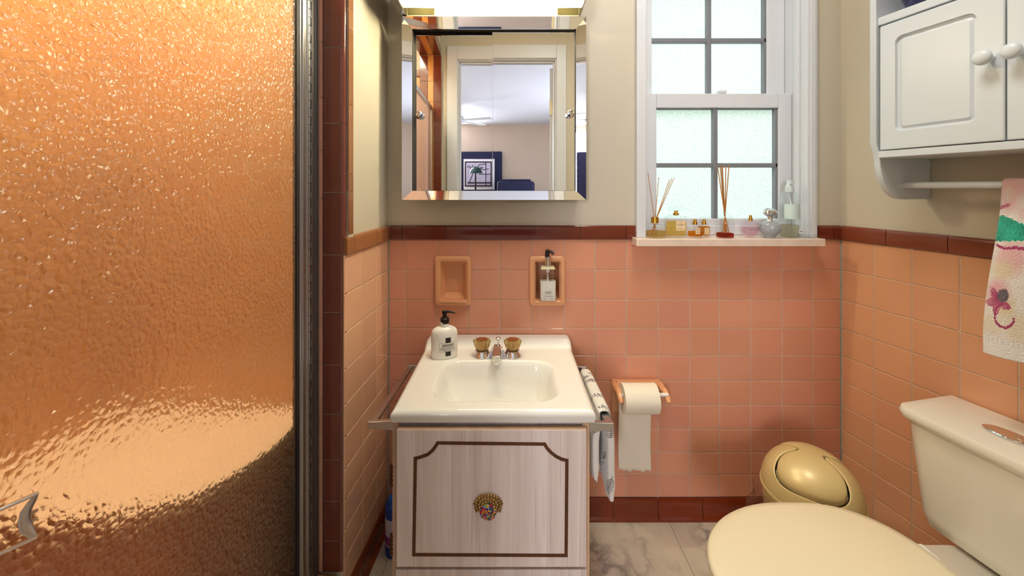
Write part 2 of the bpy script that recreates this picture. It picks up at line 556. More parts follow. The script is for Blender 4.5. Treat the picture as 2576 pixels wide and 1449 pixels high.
# ---- back wall
mb = MB(BK)
for a, b, c, d in minus(XL - .12, XR + .5, 0, CEIL, HOLES): mb.box(a, b, -.16, -.004, c, d)
wall_back = struct(mb.build('wall_back', M['plaster']))
us = [XL + .002] + [X(p, D) for p in (1020, 1100, 1180, 1259, 1338, 1418, 1497, 1576, 1656, 1735, 1810, 1888, 1967, 2045)] + [XR - .002]
mb = MB(BK)
tiles(mb, us, rowsZ, PINK, HOLES)
for a, b, c, d in minus(XL, XR, 0.02, capB, HOLES): mb.box(a, b, -.004, -.0016, c, d, 1)
mb.build('tile_panel', [M['tile'], M['grout']], wall_back)

cap_prof = [(-.003, capB + .0012), (.006, capB + .0012), (.0065, capB + .004), (.0065, capT - .010), (.0055, capT - .005), (.003, capT - .0015), (-.001, capT), (-.003, capT)]
mb = MB(BK)
cj = [X(p, D) for p in (981, 1012, 1124, 1237, 1348, 1460, 1573, 1602)]
trim_run(mb, cap_prof, list(zip(cj, cj[1:])), BROWN)
cj = [X(p, D) for p in (2056, 2094, 2114)]
trim_run(mb, cap_prof, list(zip(cj, cj[1:])), BROWN)
mb.box(X(979, D), X(1602, D), -.004, -.001, capB, capT - .002, 1, srgb(200, 170, 140))
mb.box(X(2056, D), X(2116, D), -.004, -.001, capB, capT - .002, 1, srgb(200, 170, 140))
struct(mb.build('trim_1', [M['tile_brown'], M['grout']], None, 30))

base_prof = [(-.003, 0), (.020, 0), (.020, .006), (.012, .012), (.0085, .022), (.007, .035), (.006, baseT - .006), (.003, baseT - .001), (-.003, baseT - .001)]
mb = MB(BK)
bj = [X(p, D) for p in (980, 1090, 1202, 1314, 1428, 1541, 1654, 1765, 1876, 1988, 2100, 2112)]
trim_run(mb, base_prof, list(zip(bj, bj[1:])), srgb(118, 42, 16))
mb.box(XL, XR, -.004, 0, 0, baseT - .003, 1)
struct(mb.build('baseboard_back', [M['tile_brown'], M['grout']], None, 30))

# ---- left wall (short return between the corner and the shower opening)
ULE = uL(866)
mb = MB(LF)
mb.box(-.1, ULE - .004, -.12, -.004, 0, CEIL)
wall_left = struct(mb.build('wall_left', M['plaster']))
mb = MB(LF)
tiles(mb, [.002, uL(947), uL(912.6), ULE - .001], rowsZ + [baseT - .0], srgb(232, 182, 146))  # same tile as the back wall, lightened: stronger light put into the colour
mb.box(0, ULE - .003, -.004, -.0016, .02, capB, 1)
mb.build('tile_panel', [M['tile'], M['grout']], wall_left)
mb = MB(LF)
cj = [.004, uL(944), uL(888), ULE - .003]
trim_run(mb, cap_prof, list(zip(cj, cj[1:])), srgb(160, 104, 66))  # brown cap tile in tan: light on this wall put into the colour
mb.box(.001, ULE - .006, -.004, -.001, capB, capT - .002, 1)
struct(mb.build('trim_2', [M['tile_brown'], M['grout']], None, 30))
mb = MB(LF)
bj = [.006, .11, .22, ULE - .004]
trim_run(mb, base_prof, list(zip(bj, bj[1:])), srgb(118, 50, 20))
mb.box(.006, ULE - .006, -.004, 0, 0, baseT - .003, 1)
struct(mb.build('baseboard_left', [M['tile_brown'], M['grout']], None, 30))

# ---- tiled end of the left wall beside the shower: brown quarter-round pieces, narrow return strip, salmon closer strip
jy = [-320, -80, 118, 310, 484, 641, 786, 919, 1043, 1157, 1262, 1362, 1440]
jz = [Z(y, SH_D) for y in jy]
xb0, xb1 = X(812, SH_D), X(866, SH_D)
mb = MB()
yf = SH_D
for a, b in zip(jz, jz[1:]):
    r = .012
    poly = [(xb0, yf + .006), (xb0, yf + .001), (xb0 + .001, yf), (xb1 - r, yf)] + \
           [(xb1 - r + r * sin(t * pi / 10), yf + r - r * cos(t * pi / 10)) for t in range(1, 5)] + [(xb1, yf + r), (xb1, yf + .016), (xb1 - .006, yf + .016)]
    mb.prism(poly, b + .001, a - .001, lambda p, z: (p[0], p[1], z), 0, jitter(BROWN2, .06))
tr = [Z(y, 1.07) for y in (-320, 20, 72, 263, 437, 482, 590)]
mbz = MB(LF)
for a, b in zip(tr, tr[1:]):
    mbz.prism([(uL(886), -.003), (uL(886), .002), (uL(884), .0055), (ULE - .014, .0055), (ULE - .014, -.003)], b + .0008, a - .0008,
              lambda p, z: (p[0], p[1], z), 0, jitter(srgb(150, 100, 66), .06))  # lit side of the brown tile, put in as a tan colour
mbz.box(uL(886), ULE - .014, -.0038, .0042, capB, CEIL, 1)
mb.v += mbz.v; o_ = len(mb.v) - len(mbz.v); mb.f += [[i + o_ for i in f] for f in mbz.f]; mb.m += mbz.m; mb.c += mbz.c
mb.box(xb0 - .002, xb1 - .010, yf + .0012, yf + .03, jz[-1], CEIL, 1)
mb.box(xb1 - .010, xb1 - .0025, yf + .0065, yf + .03, jz[-1], CEIL, 1)
sz = [Z(y, SH_D) for y in (-330, -180, -30, 105, 247, 378, 500, 615, 725, 820, 917, 1005, 1090, 1172, 1250, 1320, 1385, 1440)]
xs0, xs1 = X(797, SH_D), X(812, SH_D)
for a, b in zip(sz, sz[1:]):
    mb.prism([(xs0 + .0035, yf + .005), (xs0 + .0035, yf + .0004), (xs1 - .001, yf), (xs1 - .001, yf + .005)], b + .002, a - .002, lambda p, z: (p[0], p[1], z), 0, jitter(srgb(216, 160, 138), .06))
mb.box(xs0 - .02, xs1 + .001, yf + .0012, yf + .03, jz[-1], CEIL, 1)
struct(mb.build('trim_3', [M['tile_brown'], M['grout']], None, 30))

# ---- right wall
mb = MB(RT)
mb.box(-.2, 1.9, -.12, -.004, 0, CEIL)
wall_right = struct(mb.build('wall_right', M['plaster']))
mb = MB(RT)
ur = [.002, uR(2198), uR(2293), uR(2414), uR(2562)]
while ur[-1] < 1.75: ur.append(ur[-1] + .1085)
tiles(mb, ur, rowsZ, srgb(224, 164, 124))  # same tile, yellower: lamp light on this wall put into the colour
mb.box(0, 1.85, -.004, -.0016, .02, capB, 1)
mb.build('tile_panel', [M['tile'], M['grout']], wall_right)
mb = MB(RT)
cj = [.004, uR(2232), uR(2388)]
while cj[-1] < 1.7: cj.append(cj[-1] + .152)
trim_run(mb, cap_prof, list(zip(cj, cj[1:])), srgb(132, 66, 44))
mb.box(.001, 1.7, -.004, -.001, capB, capT - .002, 1)
struct(mb.build('trim_4', [M['tile_brown'], M['grout']], None, 30))
mb = MB(RT)
bj = [.02 + .152 * i for i in range(12)]
trim_run(mb, base_prof, list(zip(bj, bj[1:])), srgb(118, 46, 18))
mb.box(.001, 1.7, -.004, 0, 0, baseT - .003, 1)
struct(mb.build('baseboard_right', [M['tile_brown'], M['grout']], None, 30))

# ---- floor and ceiling
mb = MB()
x = .229 - .305 * 3
while x < 1.9:
    y = 1.40
    while y > DW:
        mb.box(x + .0006, x + .3044, max(y - .3044, DW - .12), y - .0006, -.004, 0)
        y -= .305
    x += .305
mb.box(-1.7, 2.1, DW - .12, 1.5, -.05, -.003, 1)
struct(mb.build('floor', [M['marble'], M['dark']]))
mb = MB(); mb.box(-1.75, 2.1, DW - .12, 1.55, CEIL, CEIL + .05)
struct(mb.build('ceiling', M['ceiling']))

# ------------------------------------------------------------------ window
win = anchor('window_1', (.73, 1.40, SILL))
mb = MB()
yc = 1.352
mb.box(X(1602, yc), WX0, yc, D + .004, SILL, WZ1)                     # casing left
mb.box(WX1, X(2057, yc), yc, D + .004, SILL, WZ1 + .05)              # casing right
mb.box(WX1 + .008, X(2050, yc), yc - .006, yc, SILL, WZ1 + .05)
mb.box(X(1602, yc), X(2057, yc), yc, D + .004, WZ1, WZ1 + .06)
mb.box(WX0 - .011, WX0, D + .0045, 1.52, SILL - .02, WZ1)                          # jambs
mb.box(WX1, WX1 + .011, D + .0045, 1.52, SILL - .02, WZ1)
mb.box(WX0, WX1, yc + .02, 1.52, WZ1 - .002, WZ1 + .011)
mb.box(WX1 - .010, WX1, 1.385, 1.405, SILL, WZ1)                            # stop bead
mb.box(WX0, WX1, 1.37, 1.53, SILL - .025, SILL - .001)
mb.build('casing', M['white_paint'], win, bevel=.002)


def sash(name, y, th, gx0, gx1, gz0, gz1, ox0, ox1, oz0, oz1, mx, mz, lip=None):
    m = MB()
    m.box(ox0, gx0, y, y + th, oz0, oz1); m.box(gx1, ox1, y, y + th, oz0, oz1)
    m.box(gx0, gx1, y, y + th, gz1, oz1); m.box(gx0, gx1, y, y + th, oz0, gz0)
    if lip: m.box(gx0 - .03, gx1 + .02, y - .006, y, oz0, lip)
    s = m.build(name, M['white_paint'], win, bevel=.003)
    m = MB()
    m.box(mx[0], mx[1], y + .006, y + th - .008, gz0, gz1)
    m.box(gx0, mx[0], y + .006, y + th - .008, mz[0], mz[1]); m.box(mx[1], gx1, y + .006, y + th - .008, mz[0], mz[1])
    m.box(gx1 - .0085, gx1, y + .006, y + th - .008, gz0, gz1); m.box(gx0, gx1 - .0085, y + .012, y + th - .008, gz1 - .004, gz1)
    m.build('muntin', M['muntin'], s, bevel=.002)
    m = MB(); m.box(gx0 - .004, gx1 + .004, y + th - .008, y + th - .004, gz0 - .004, gz1 + .004)
    m.build('pane', M['pebble'], s)
    return s


y1 = 1.425
sash('lower_sash', y1, .034, X(1652, y1), X(1959, y1), Z(550, y1), Z(271, y1), WX0 + .001, WX1 - .001, SILL, Z(235, y1),
     (X(1797, y1), X(1808, y1)), (Z(421, y1), Z(410, y1)), Z(567, y1))
y2 = 1.463
sash('upper_sash', y2, .034, X(1640, y2), X(1930, y2), Z(250, y2), WZ1 - .05, WX0 + .001, WX1 - .001, Z(275, y2), WZ1 - .003,
     (X(1781, y2), X(1792, y2)), (Z(105, y2), Z(94, y2)))
mb = MB()
mb.box(X(1808, 1.44), X(1826, 1.44), 1.432, 1.456, Z(235, 1.44) - .001, Z(228, 1.44))
mb.build('sash_lock', M['white_paint'], win, bevel=.002)
mb = MB()
poly = [(X(1602, 1.31), D + .05), (X(1602, 1.31), 1.313), (X(1606, 1.31), 1.309), (X(2076, 1.31), 1.309), (X(2078, 1.31), 1.312), (X(2078, 1.31), D + .05)]
mb.prism([(X(1602, 1.31), D - .004), (X(1602, 1.31), 1.313), (X(1606, 1.31), 1.309), (X(2076, 1.31), 1.309), (X(2078, 1.31), 1.312), (X(2078, 1.31), D - .004)],
         Z(620, 1.31), SILL, lambda p, z: (p[0], p[1], z))
mb.box(WX0, WX1, D - .004, 1.425, SILL - .024, SILL)
mb.build('window_sill', M['sill'], win, bevel=.003)

# ------------------------------------------------------------------ soap niches
def niche(name, h, label, dp=.066):
    x0, x1, z0, z1 = h
    t = thing(name, ((x0 + x1) / 2, D, z0), label, 'soap dish', 'ceramic soap dishes in the wall')
    m = MB(BK)
    m.box(x0 + .0005, x1 - .0005, -dp - .008, -dp - .002, z0, z1)                          # back
    m.box(x0 + .0005, x0 + .006, -dp - .002, .002, z0, z1); m.box(x1 - .006, x1 - .0005, -dp - .002, .002, z0, z1)
    m.box(x0 + .006, x1 - .006, -dp - .002, .002, z1 - .006, z1 - .0005); m.box(x0 + .006, x1 - .006, -dp - .002, .002, z0 + .0005, z0 + .007)
    # sloped inner border like pressed ceramic
    i0, i1, j0, j1 = x0 + .018, x1 - .018, z0 + .022, z1 - .02
    e_ = -dp * .4
    ro = [(x0 + .006, e_, z0 + .007), (x1 - .006, e_, z0 + .007), (x1 - .006, e_, z1 - .006), (x0 + .006, e_, z1 - .006)]
    ri = [(i0, -dp, j0), (i1, -dp, j0), (i1, -dp, j1), (i0, -dp, j1)]
    m.add(ro + ri, [(0, 1, 5, 4), (1, 2, 6, 5), (2, 3, 7, 6), (3, 0, 4, 7), (4, 5, 6, 7)])
    m.build('bowl', M['ceramic'], t)
    m = MB(BK)
    ex0, ex1, ez0, ez1 = x0 - .016, x1 + .014, z0 - .016, z1 + .016
    def rq(g, r, n, inner=False, k=6):
        a, b, p, q = (x0 + g, x1 - g, z0 + g, z1 - g) if inner else (ex0 + g, ex1 - g, ez0 + g, ez1 - g)
        return [(cx_ + r * cos(radians(a0 + 90 * i / (k - 1))), n, cz_ + r * sin(radians(a0 + 90 * i / (k - 1)))) for cx_, cz_, a0 in ((b - r, q - r, 0), (a + r, q - r, 90), (a + r, p + r, 180), (b - r, p + r, 270)) for i in range(k)]
    m.loft([rq(0, .013, .0005), rq(0, .013, .006), rq(.0012, .012, .0095), rq(.004, .010, .0115), rq(-.003, .008, .0118, True), rq(.001, .007, .010, True), rq(.0045, .006, .004, True), rq(.0055, .006, -.004, True)], cap=False)
    m.build('rim', M['ceramic'], t, 50)
    m = MB(BK)
    m.box(x0 + .001, x1 - .001, -.02, .022, z0 - .004, z0 + .0055)
    m.build('ledge', M['ceramic'], t, bevel=.004, bseg=3)
    return t


niche('soap_dish', N1, 'empty peach ceramic soap dish set into the tiled wall above the lotion bottle', .024)
niche('soap_dish', N2, 'peach ceramic soap dish set into the tiled wall holding a pump soap bottle')

# soap pump bottle standing in the second niche
d = 1.357
zb = N2[2] + .0065
cx = X(1378, d)
t = thing('soap_bottle', (cx, d, zb), 'clear square pump bottle half full of white lotion standing in soap dish', 'soap bottle')


def sq_ring(cx, cy, hx, hy, r, z, n=5):
    pts = []
    for sx, sy, a0 in ((1, 1, 0), (-1, 1, 90), (-1, -1, 180), (1, -1, 270)):
        for i in range(n):
            a = radians(a0 + 90 * i / (n - 1))
            pts.append((cx + sx * (hx - r) + r * cos(a), cy + sy * (hy - r) + r * sin(a), z))
    return pts


hw = X(1398, d) - cx
ztop = Z(668, d)
mb = MB(); mb.loft([sq_ring(cx, d, hw - .003, .0205, .006, zb), sq_ring(cx, d, hw, .0225, .007, zb + .004), sq_ring(cx, d, hw, .0225, .007, ztop - .008), sq_ring(cx, d, hw - .005, .018, .008, ztop), sq_ring(cx, d, .011, .011, .008, ztop + .001)])
mb.build('bottle', M['glass'], t, 40)
zl = Z(706, d)
mb = MB(); mb.loft([sq_ring(cx, d, hw - .003, .0195, .006, zb + .002), sq_ring(cx, d, hw - .0015, .021, .006, zb + .006), sq_ring(cx, d, hw - .0015, .021, .006, zl)])
mb.build('lotion', M['white_plastic'], t, 40)
mb = MB(); mb.loft([sq_ring(cx, d, hw - .002, .0205, .007, ztop - .009), sq_ring(cx, d, hw - .006, .018, .008, ztop - .001)])
mb.build('foam_ring', pbr('lotion skin', srgb(238, 226, 180), .4), t, 40)
mb = MB(); mb.lathe([(.0115, ztop), (.0115, Z(646, d)), (.010, Z(646, d) + .001)], (cx, d, 0), 24)
mb.build('collar', M['chrome'], t, 40)
mb = MB(); zc = Z(646, d)
mb.lathe([(.0075, zc), (.0072, zc + .010), (.0065, zc + .018), (.003, zc + .02)], (cx - .002, d, 0), 20)
mb.tube([(cx - .007, d, zc + .0195), (cx + .002, d - .004, zc + .021), (cx + .012, d - .008, zc + .0165), (cx + .019, d - .010, zc + .010)], .0045, 8, flat=.75)
mb.build('pump', M['black_plastic'], t, 50)
mb = MB(); mb.lathe([(.0065, ztop - .004), (.0065, ztop - .018), (.0032, ztop - .022), (.0028, zl)], (cx, d, 0), 12)
mb.build('dip_tube', M['white_plastic'], t, 50)
yl = d - .0228
mb = MB(); mb.lathe([(.003, 0), (.003, .0006)], (cx, yl, Z(685, d)), 6, axis='Y'); mb.build('emblem', M['label_dark'], t)
text('lettering', 'Heyoters', .0075, M['label_dark'], t, (cx, yl, Z(690, d)), w=.034)
text('lettering', 'LAVENDER\n& SEA SALT', .0042, M['label_dark'], t, (cx, yl, Z(732, d)), w=.021)
text('lettering', 'HAND & BODY LOTION', .0036, M['label_dark'], t, (cx, yl, Z(741, d)), w=.027)
text('lettering', '300 ml        10 fl oz', .0036, M['label_dark'], t, (cx, yl, Z(747, d)), w=.034)

# ------------------------------------------------------------------ mirror cabinet and lamp
ZO1, ZO0 = Z(40, 1.285), Z(503, 1.285)
XO0, XO1 = X(1010, 1.285), X(1475, 1.285)
XI0, XI1 = X(1037, 1.296), X(1449, 1.296)
ZI1, ZI0 = Z(73, 1.296), Z(480, 1.296)
cab = thing('mirror_cabinet', ((XO0 + XO1) / 2, D, ZO0), 'mirrored medicine cabinet with mirrored frame hung above the sink', 'medicine cabinet')
mb = MB()
mb.box(XO0 + .012, XI0 + .001, 1.30, D - .0045, ZO0 + .012, ZO1 - .012); mb.box(XI1 - .001, XO1 - .012, 1.30, D - .0045, ZO0 + .012, ZO1 - .012)
mb.box(XI0, XI1, 1.30, D - .0045, ZI1, ZO1 - .012); mb.box(XI0, XI1, 1.30, D - .0045, ZO0 + .012, ZI0)
mb.box(XI0, XI1, 1.345, D - .0045, ZI0, ZI1)
mb.box(XI0, XI1, 1.3295, 1.345, ZI1 - .012, ZI1)
mb.build('case', M['dark'], cab)
mb = MB()
ro = [(XO0, 1.2885, ZO0), (XO1, 1.2885, ZO0), (XO1, 1.2885, ZO1), (XO0, 1.2885, ZO1)]
ri = [(XI0, 1.2953, ZI0), (XI1, 1.2953, ZI0), (XI1, 1.2953, ZI1), (XI0, 1.2953, ZI1)]
rb = [(p[0], 1.302, p[2]) for p in ro]; rc = [(p[0], 1.302, p[2]) for p in ri]
mb.add(ro + ri + rb + rc, [f for i in range(4) for j in [(i + 1) % 4] for f in ((i, j, 4 + j, 4 + i), (i, 8 + i, 8 + j, j), (4 + i, 4 + j, 12 + j, 12 + i), (8 + i, 12 + i, 12 + j, 8 + j))])
mb.build('frame', M['mirror'], cab)
mb = MB(); mb.box(X(1240, 1.312), XI1 + .001, 1.312, 1.317, ZI0 + .0005, ZI1 - .0005)
rd = mb.build('sliding_door', [M['mirror']], cab)
mb = MB(); mb.box(X(1240, 1.312) - .0022, X(1240, 1.312), 1.3115, 1.318, ZI0 + .0005, ZI1 - .0005)
mb.build('edge_strip', M['chrome'], rd)
mb = MB(); mb.box(XI0 + .0005, X(1240, 1.325) + .02, 1.325, 1.329, ZI0 + .0005, Z(88, 1.325))
ld = mb.build('sliding_door', [M['mirror']], cab)
for px, py, d, par in ((1057, 291, 1.325, ld), (1433, 288, 1.312, rd)):
    mb = MB(); c = (X(px, d), d, Z(py, d))
    mb.lathe([(.0145, 0), (.0145, .002), (.006, .004), (.005, .010), (.0105, .013), (.012, .017), (.009, .021), (.002, .0225)], c, 28, axis='Y')
    mb.build('knob', M['chrome'], par, 40)

lamp = thing('vanity_light', (-.05, D, ZO1), 'chrome framed strip light with white diffuser on top of mirror cabinet', 'lamp')
LX0, LX1 = X(975, 1.181) + .004, X(1480, 1.181) - .002
LZ0 = ZO1 + .004
for a, b in ((LX0, X(1012, 1.24)), (X(1463, 1.24) + .002, LX1)):
    mb = MB(); mb.prism([(D - .0045, LZ0), (1.275, LZ0), (1.255, LZ0 + .002), (1.15, LZ0 + .012), (1.145, LZ0 + .02), (1.145, LZ0 + .13), (D - .0045, LZ0 + .13)], a, b, lambda p, x: (x, p[0], p[1]))
    mb.build('end_cap', M['chrome'], lamp, bevel=.002)
mb = MB(); mb.box(LX0, LX1, 1.30, D - .0045, LZ0, LZ0 + .13); mb.box(LX0, LX1, 1.145, D - .0045, LZ0 + .131, LZ0 + .14)
mb.build('housing', M['chrome'], lamp, bevel=.002)
mb = MB()
prof = [(1.299, LZ0 + .004)] + [(1.225 + .074 * cos(a), LZ0 + .062 - .058 * sin(a)) for a in [radians(20 + 10 * i) for i in range(15)]] + [(1.152, LZ0 + .062), (1.152, LZ0 + .128), (1.299, LZ0 + .128)]
mb.prism(prof, X(1012, 1.24) + .0005, X(1463, 1.24) + .0015, lambda p, x: (x, p[0], p[1]))
def acrylic():
    m, nt, b, o = new_mat('frosted cream acrylic')
    t = nt.nodes.new('ShaderNodeBsdfTransparent'); t.inputs['Color'].default_value = (1, .96, .80, 1)
    d = nt.nodes.new('ShaderNodeBsdfTranslucent'); d.inputs['Color'].default_value = (.95, .90, .68, 1)
    mx = nt.nodes.new('ShaderNodeMixShader'); mx.inputs[0].default_value = .55
    nt.links.new(t.outputs[0], mx.inputs[1]); nt.links.new(d.outputs[0], mx.inputs[2]); nt.links.new(mx.outputs[0], o.inputs['Surface'])
    return m
mb.build('diffuser', acrylic(), lamp, 50)
mb = MB(); mb.lathe([(.004, -.262), (.014, -.26), (.014, .152), (.004, .154)], (0, 1.252, LZ0 + .034), 20, axis='X')
mb.build('tube', emit('glowing tube', (1, .93, .74, 1), 200), lamp, 50)

# ------------------------------------------------------------------ wall cabinet on the right wall
UC = .248
def CB(p): return RT((UC + p[0], p[1], p[2]))
CN = .2                                             # its depth
c0 = CB((.26, 0, 1.105))
wc = thing('wall_cabinet', c0, 'white wooden wall cabinet with two panelled doors and towel rail above the toilet', 'cabinet')
DZ0, DZ1, SZ0, TZ0, TZ1 = 1.239, 1.574, 1.2186, 1.579, 1.6008
CW = .53


def side_panel(u0, u1):
    bz = 1.105
    poly = [(.0005, bz), (.10, bz)]
    for i in range(0, 11):
        a = radians(-90 + 9 * i)
        poly.append((.10 + .085 * cos(a), bz + .105 + .105 * sin(a)))
    poly += [(.19, 1.235), (CN + .0, 1.26), (CN, 1.80), (.0005, 1.80)]
    m = MB(CB); m.prism(poly, u0, u1, lambda p, u: (u, p[0], p[1]))
    m.build('side_panel', M['cab_white'], wc, bevel=.002)


side_panel(-.016, 0); side_panel(CW, CW + .016)
mb = MB(CB)
mb.box(0, CW, .0005, CN - .006, TZ0, TZ1); mb.build('shelf', M['cab_white'], wc, bevel=.002)
mb = MB(CB); mb.box(0, CW, .0005, CN - .006, SZ0, SZ0 + .0185)
mb.build('shelf', M['cab_white'], wc, bevel=.002)
mb = MB(CB); mb.box(0, CW, .0005, .006, SZ0 + .0185, TZ0); mb.box(0, CW, .0005, .006, TZ1, 1.80); mb.box(0, CW, .0005, CN, 1.80, 1.818)
mb.build('back_panel', M['cab_white'], wc)
for u0, u1, ku in ((.006, .2435, .223), (.2465, .4905, .267)):
    y0, y1 = CN - .024, CN - .004
    a, b, p, q = u0 + .036, u1 - .044, DZ0 + .046, DZ1 - .04
    mb = MB(CB)
    # frame ring + recessed field with routed rounded groove
    def rr(a, b, p, q, r, n, k=5):
        pts = []
        for ux, zz, a0 in ((b - r, q - r, 0), (a + r, q - r, 90), (a + r, p + r, 180), (b - r, p + r, 270)):
            for i in range(k):
                t_ = radians(a0 + 90 * i / (k - 1)); pts.append((ux + r * cos(t_), n, zz + r * sin(t_)))
        return pts
    mb.loft([rr(u0, u1, DZ0, DZ1, .003, y0), rr(u0, u1, DZ0, DZ1, .003, y1 - .002), rr(u0 + .002, u1 - .002, DZ0 + .002, DZ1 - .002, .003, y1),
             rr(a, b, p, q, .016, y1), rr(a + .001, b - .001, p + .001, q - .001, .016, y1 - .007), rr(a + .007, b - .007, p + .007, q - .007, .010, y1 - .007), rr(a + .013, b - .013, p + .013, q - .013, .006, y1 - .003)])
    dr = mb.build('cabinet_door', M['cab_white'], wc, 28)
    kz = 1.42
    mb = MB()
    pr = [(.0085, 0), (.0068, .004), (.0065, .017), (.010, .019), (.0145, .0215), (.0165, .026), (.0158, .0305), (.0115, .034), (.005, .0355), (.0005, .0358)]
    rings = []
    for r, h in pr:
        rings.append([CB((ku + r * cos(2 * pi * j / 24), y1 + h, kz + r * sin(2 * pi * j / 24))) for j in range(24)])
    mb.loft(rings); mb.build('knob', M['cab_white'], dr, 60)
mb = MB(); mb.tube([CB((0, .1, 1.1444)), CB((CW, .1, 1.1444))], .0085, 16)
mb.build('towel_rail', M['cab_white'], wc, 50)

# dark jar on the cabinet's top shelf
jc = CB((.075, .135, TZ1))
t = thing('jar', (jc[0], jc[1], TZ1), 'dark navy glazed jar standing on top shelf of white wall cabinet', 'jar')
mb = MB(); mb.lathe([(.018, TZ1), (.03, TZ1 + .003), (.042, TZ1 + .014), (.05, TZ1 + .035), (.05, TZ1 + .08), (.04, TZ1 + .1), (.03, TZ1 + .105)], (jc[0], jc[1], 0), 36)
mb.build('vessel', pbr('navy glaze', srgb(30, 28, 84), .1, coat=.6), t, 50)
mb = MB(); mb.lathe([(.034, TZ1 + .1055), (.034, TZ1 + .118), (.01, TZ1 + .124)], (jc[0], jc[1], 0), 28)
mb.build('lid', M['gold'], t, 40)

# ---- floral towel on the rail
def floral(xc, y):
    """xc across from the far edge, y down from the rail, in cm"""
    n2 = random.uniform(-1, 1); y += .13 * random.uniform(-1, 1)
    x = xc * 1.7 + .16 * random.uniform(-1, 1)
    n1 = sin(x * 1.3 + y * .7) * .5 + sin(x * .5 - y * 1.1 + 1.2) * .5
    base = Vector((.88, .84, .80)); pink = Vector((.80, .40, .44)); cream = Vector((.78, .66, .46)); mag = Vector((.40, .05, .15)); teal = Vector((.04, .40, .28)); grey = Vector((.16, .13, .15))
    w = max(0, min(1, 1.35 - y / 8 + n1 * .4 + n2 * .1)); c = base.lerp(pink, w * .75)
    for cx_, cy_, rx, ry, col, k in ((5, 18, 5, 5, pink, .8), (3.5, 21, 4, 3, cream, .8), (3, 26, 4, 4, pink, .9), (5.5, 29, 3, 3.5, cream, .9), (2.5, 33.5, 3, 2.6, cream, .5), (5, 13, 3, 2, cream, .5), (9, 33, 4, 4, cream, .6)):
        w = max(0, 1 - hypot((x - cx_) / rx, (y - cy_) / ry)); c = c.lerp(col, max(0, min(k, w * 1.5 + n2 * .08)))
    if y > 8.6 + .35 * abs(x - 1) and y < 14.8 - .10 * x and x < 9: c = teal * (1.0 + .2 * n1 + .25 * n2)
    if abs(y - 7.0 + .25 * x) < .42 and x < 2.6: c = mag.lerp(pink, .35)
    if abs(y - 15.2 - .9 * sin(min(x, 5) * .5)) < .3 and x > .4: c = mag
    ang = math.atan2(y - 28, x - 3.4)
    if hypot((x - 3.4) / 2.6, (y - 28) / 2.6) < 1 + .3 * sin(5 * ang): c = mag.lerp(pink, max(0, .25 + .3 * n1 + .15 * n2))
    if hypot((x - 4.6) / 1.3, (y - 26.6) / 1.5) < 1: c = grey * (1 + .4 * n2)
    if abs(hypot((x - 5.4) / 2.2, (y - 31.0) / 2.6) - 1) < .11 and (y > 31 or x < 5): c = mag
    if x > 12:
        k = (int(x / 9.1) * 7 + int(y / 8.3) * 5) % 6
        ctr = (int(x / 9.1) * 9.1 + 4, int(y / 8.3) * 8.3 + 4)
        if k < 3 and hypot((x - ctr[0]) / 3.4, (y - ctr[1]) / 3) < 1 + .25 * sin(5 * math.atan2(y - ctr[1], x - ctr[0])): c = (mag, teal, pink)[k] * (1 + .2 * n2)
    if y > 36.4: c = Vector((.90, .88, .85)) * (1 - .1 * (int(xc * 3) % 2) * (y < 37.5))
    return (max(0, c[0]), max(0, c[1]), max(0, c[2]), 1)


UT0 = .199
TL1, TL2 = .36, .387
tw = MB()
RZ = 1.1444
def towel_pt(u, v):
    # v 0..1: from the wall-side hem over the rail to the room-side hem
    L1, L2 = TL1, TL2
    s = v * (L1 + L2 + .035) - L1
    wav = .006 * sin(u * 9 + 1) + .004 * sin(u * 17)
    if s < 0:
        n, z = .1 - .0125 - wav * .3 * min(1, -s * 6), RZ + s
        uu = UT0 + .004 + u * .26
    elif s < .035:
        a = pi * s / .035; n, z = .1 - .0125 * cos(a), RZ + .0125 * sin(a)
        uu = UT0 + u * .26
    else:
        q = s - .035
        n = .1125 + wav * min(1, q * 6) + (.02 * sstep(0, .35, q)); z = RZ - q * (1 if v < 1 else 1)
        uu = UT0 - .012 * sstep(0.02, .35, q) * 1.4 + u * (.26 + .01 * q)
    return CB((uu, n, z))
tw.grid(160, 440, towel_pt, 0, lambda u, v: floral(u * 26, abs(v * (TL1 + TL2 + .035) - TL1 - .017) * 100))
fo = tw.build('floral_towel', M['floral'], None, 80, solid=.006)
tag(fo, 'white towel with pink and teal flowers hanging from the rail under the wall cabinet', 'towel')

# ------------------------------------------------------------------ vanity
VX0, VX1 = X(988, .95), X(1482, .95)
vb = thing('vanity_cabinet', ((VX0 + VX1) / 2, 1.15, 0), 'pale wood grain vanity cabinet with brown inlaid door under the white sink', 'cabinet')
DF = .93
dx0, dx1, dz1, dz0 = -.270, .1745, Z(1082, DF), Z(1426, DF)
mb = MB()
mb.box(VX0, VX0 + .016, .95, D - .008, .0, .583); mb.box(VX1 - .016, VX1, .95, D - .008, 0, .583)
mb.box(VX0 + .016, VX1 - .016, 1.345, D - .008, .06, .583); mb.box(VX0 + .016, VX1 - .016, .96, 1.345, .225, .24)
mb.box(VX0 + .016, VX1 - .016, .957, .972, .556, .583)
mb.build('carcass', M['laminate'], vb, bevel=.0012)
mb = MB()
mb.box(VX0 - .0003, VX0 + .0162, .9485, .95, 0, .583); mb.build('edge_band', M['edge_wood'], vb)
mb = MB(); mb.box(VX1 - .0162, VX1 + .0003, .9485, .95, 0, .583)
mb.build('edge_band', M['edge_wood'], vb)
mb = MB(); mb.box(dx0 - .004, dx1 + .002, .936, .952, .03, Z(1433, .936))
mb.build('bottom_rail', M['laminate'], vb, bevel=.001)
mb = MB(); mb.box(dx0, dx1, DF, DF + .0175, dz0, dz1)
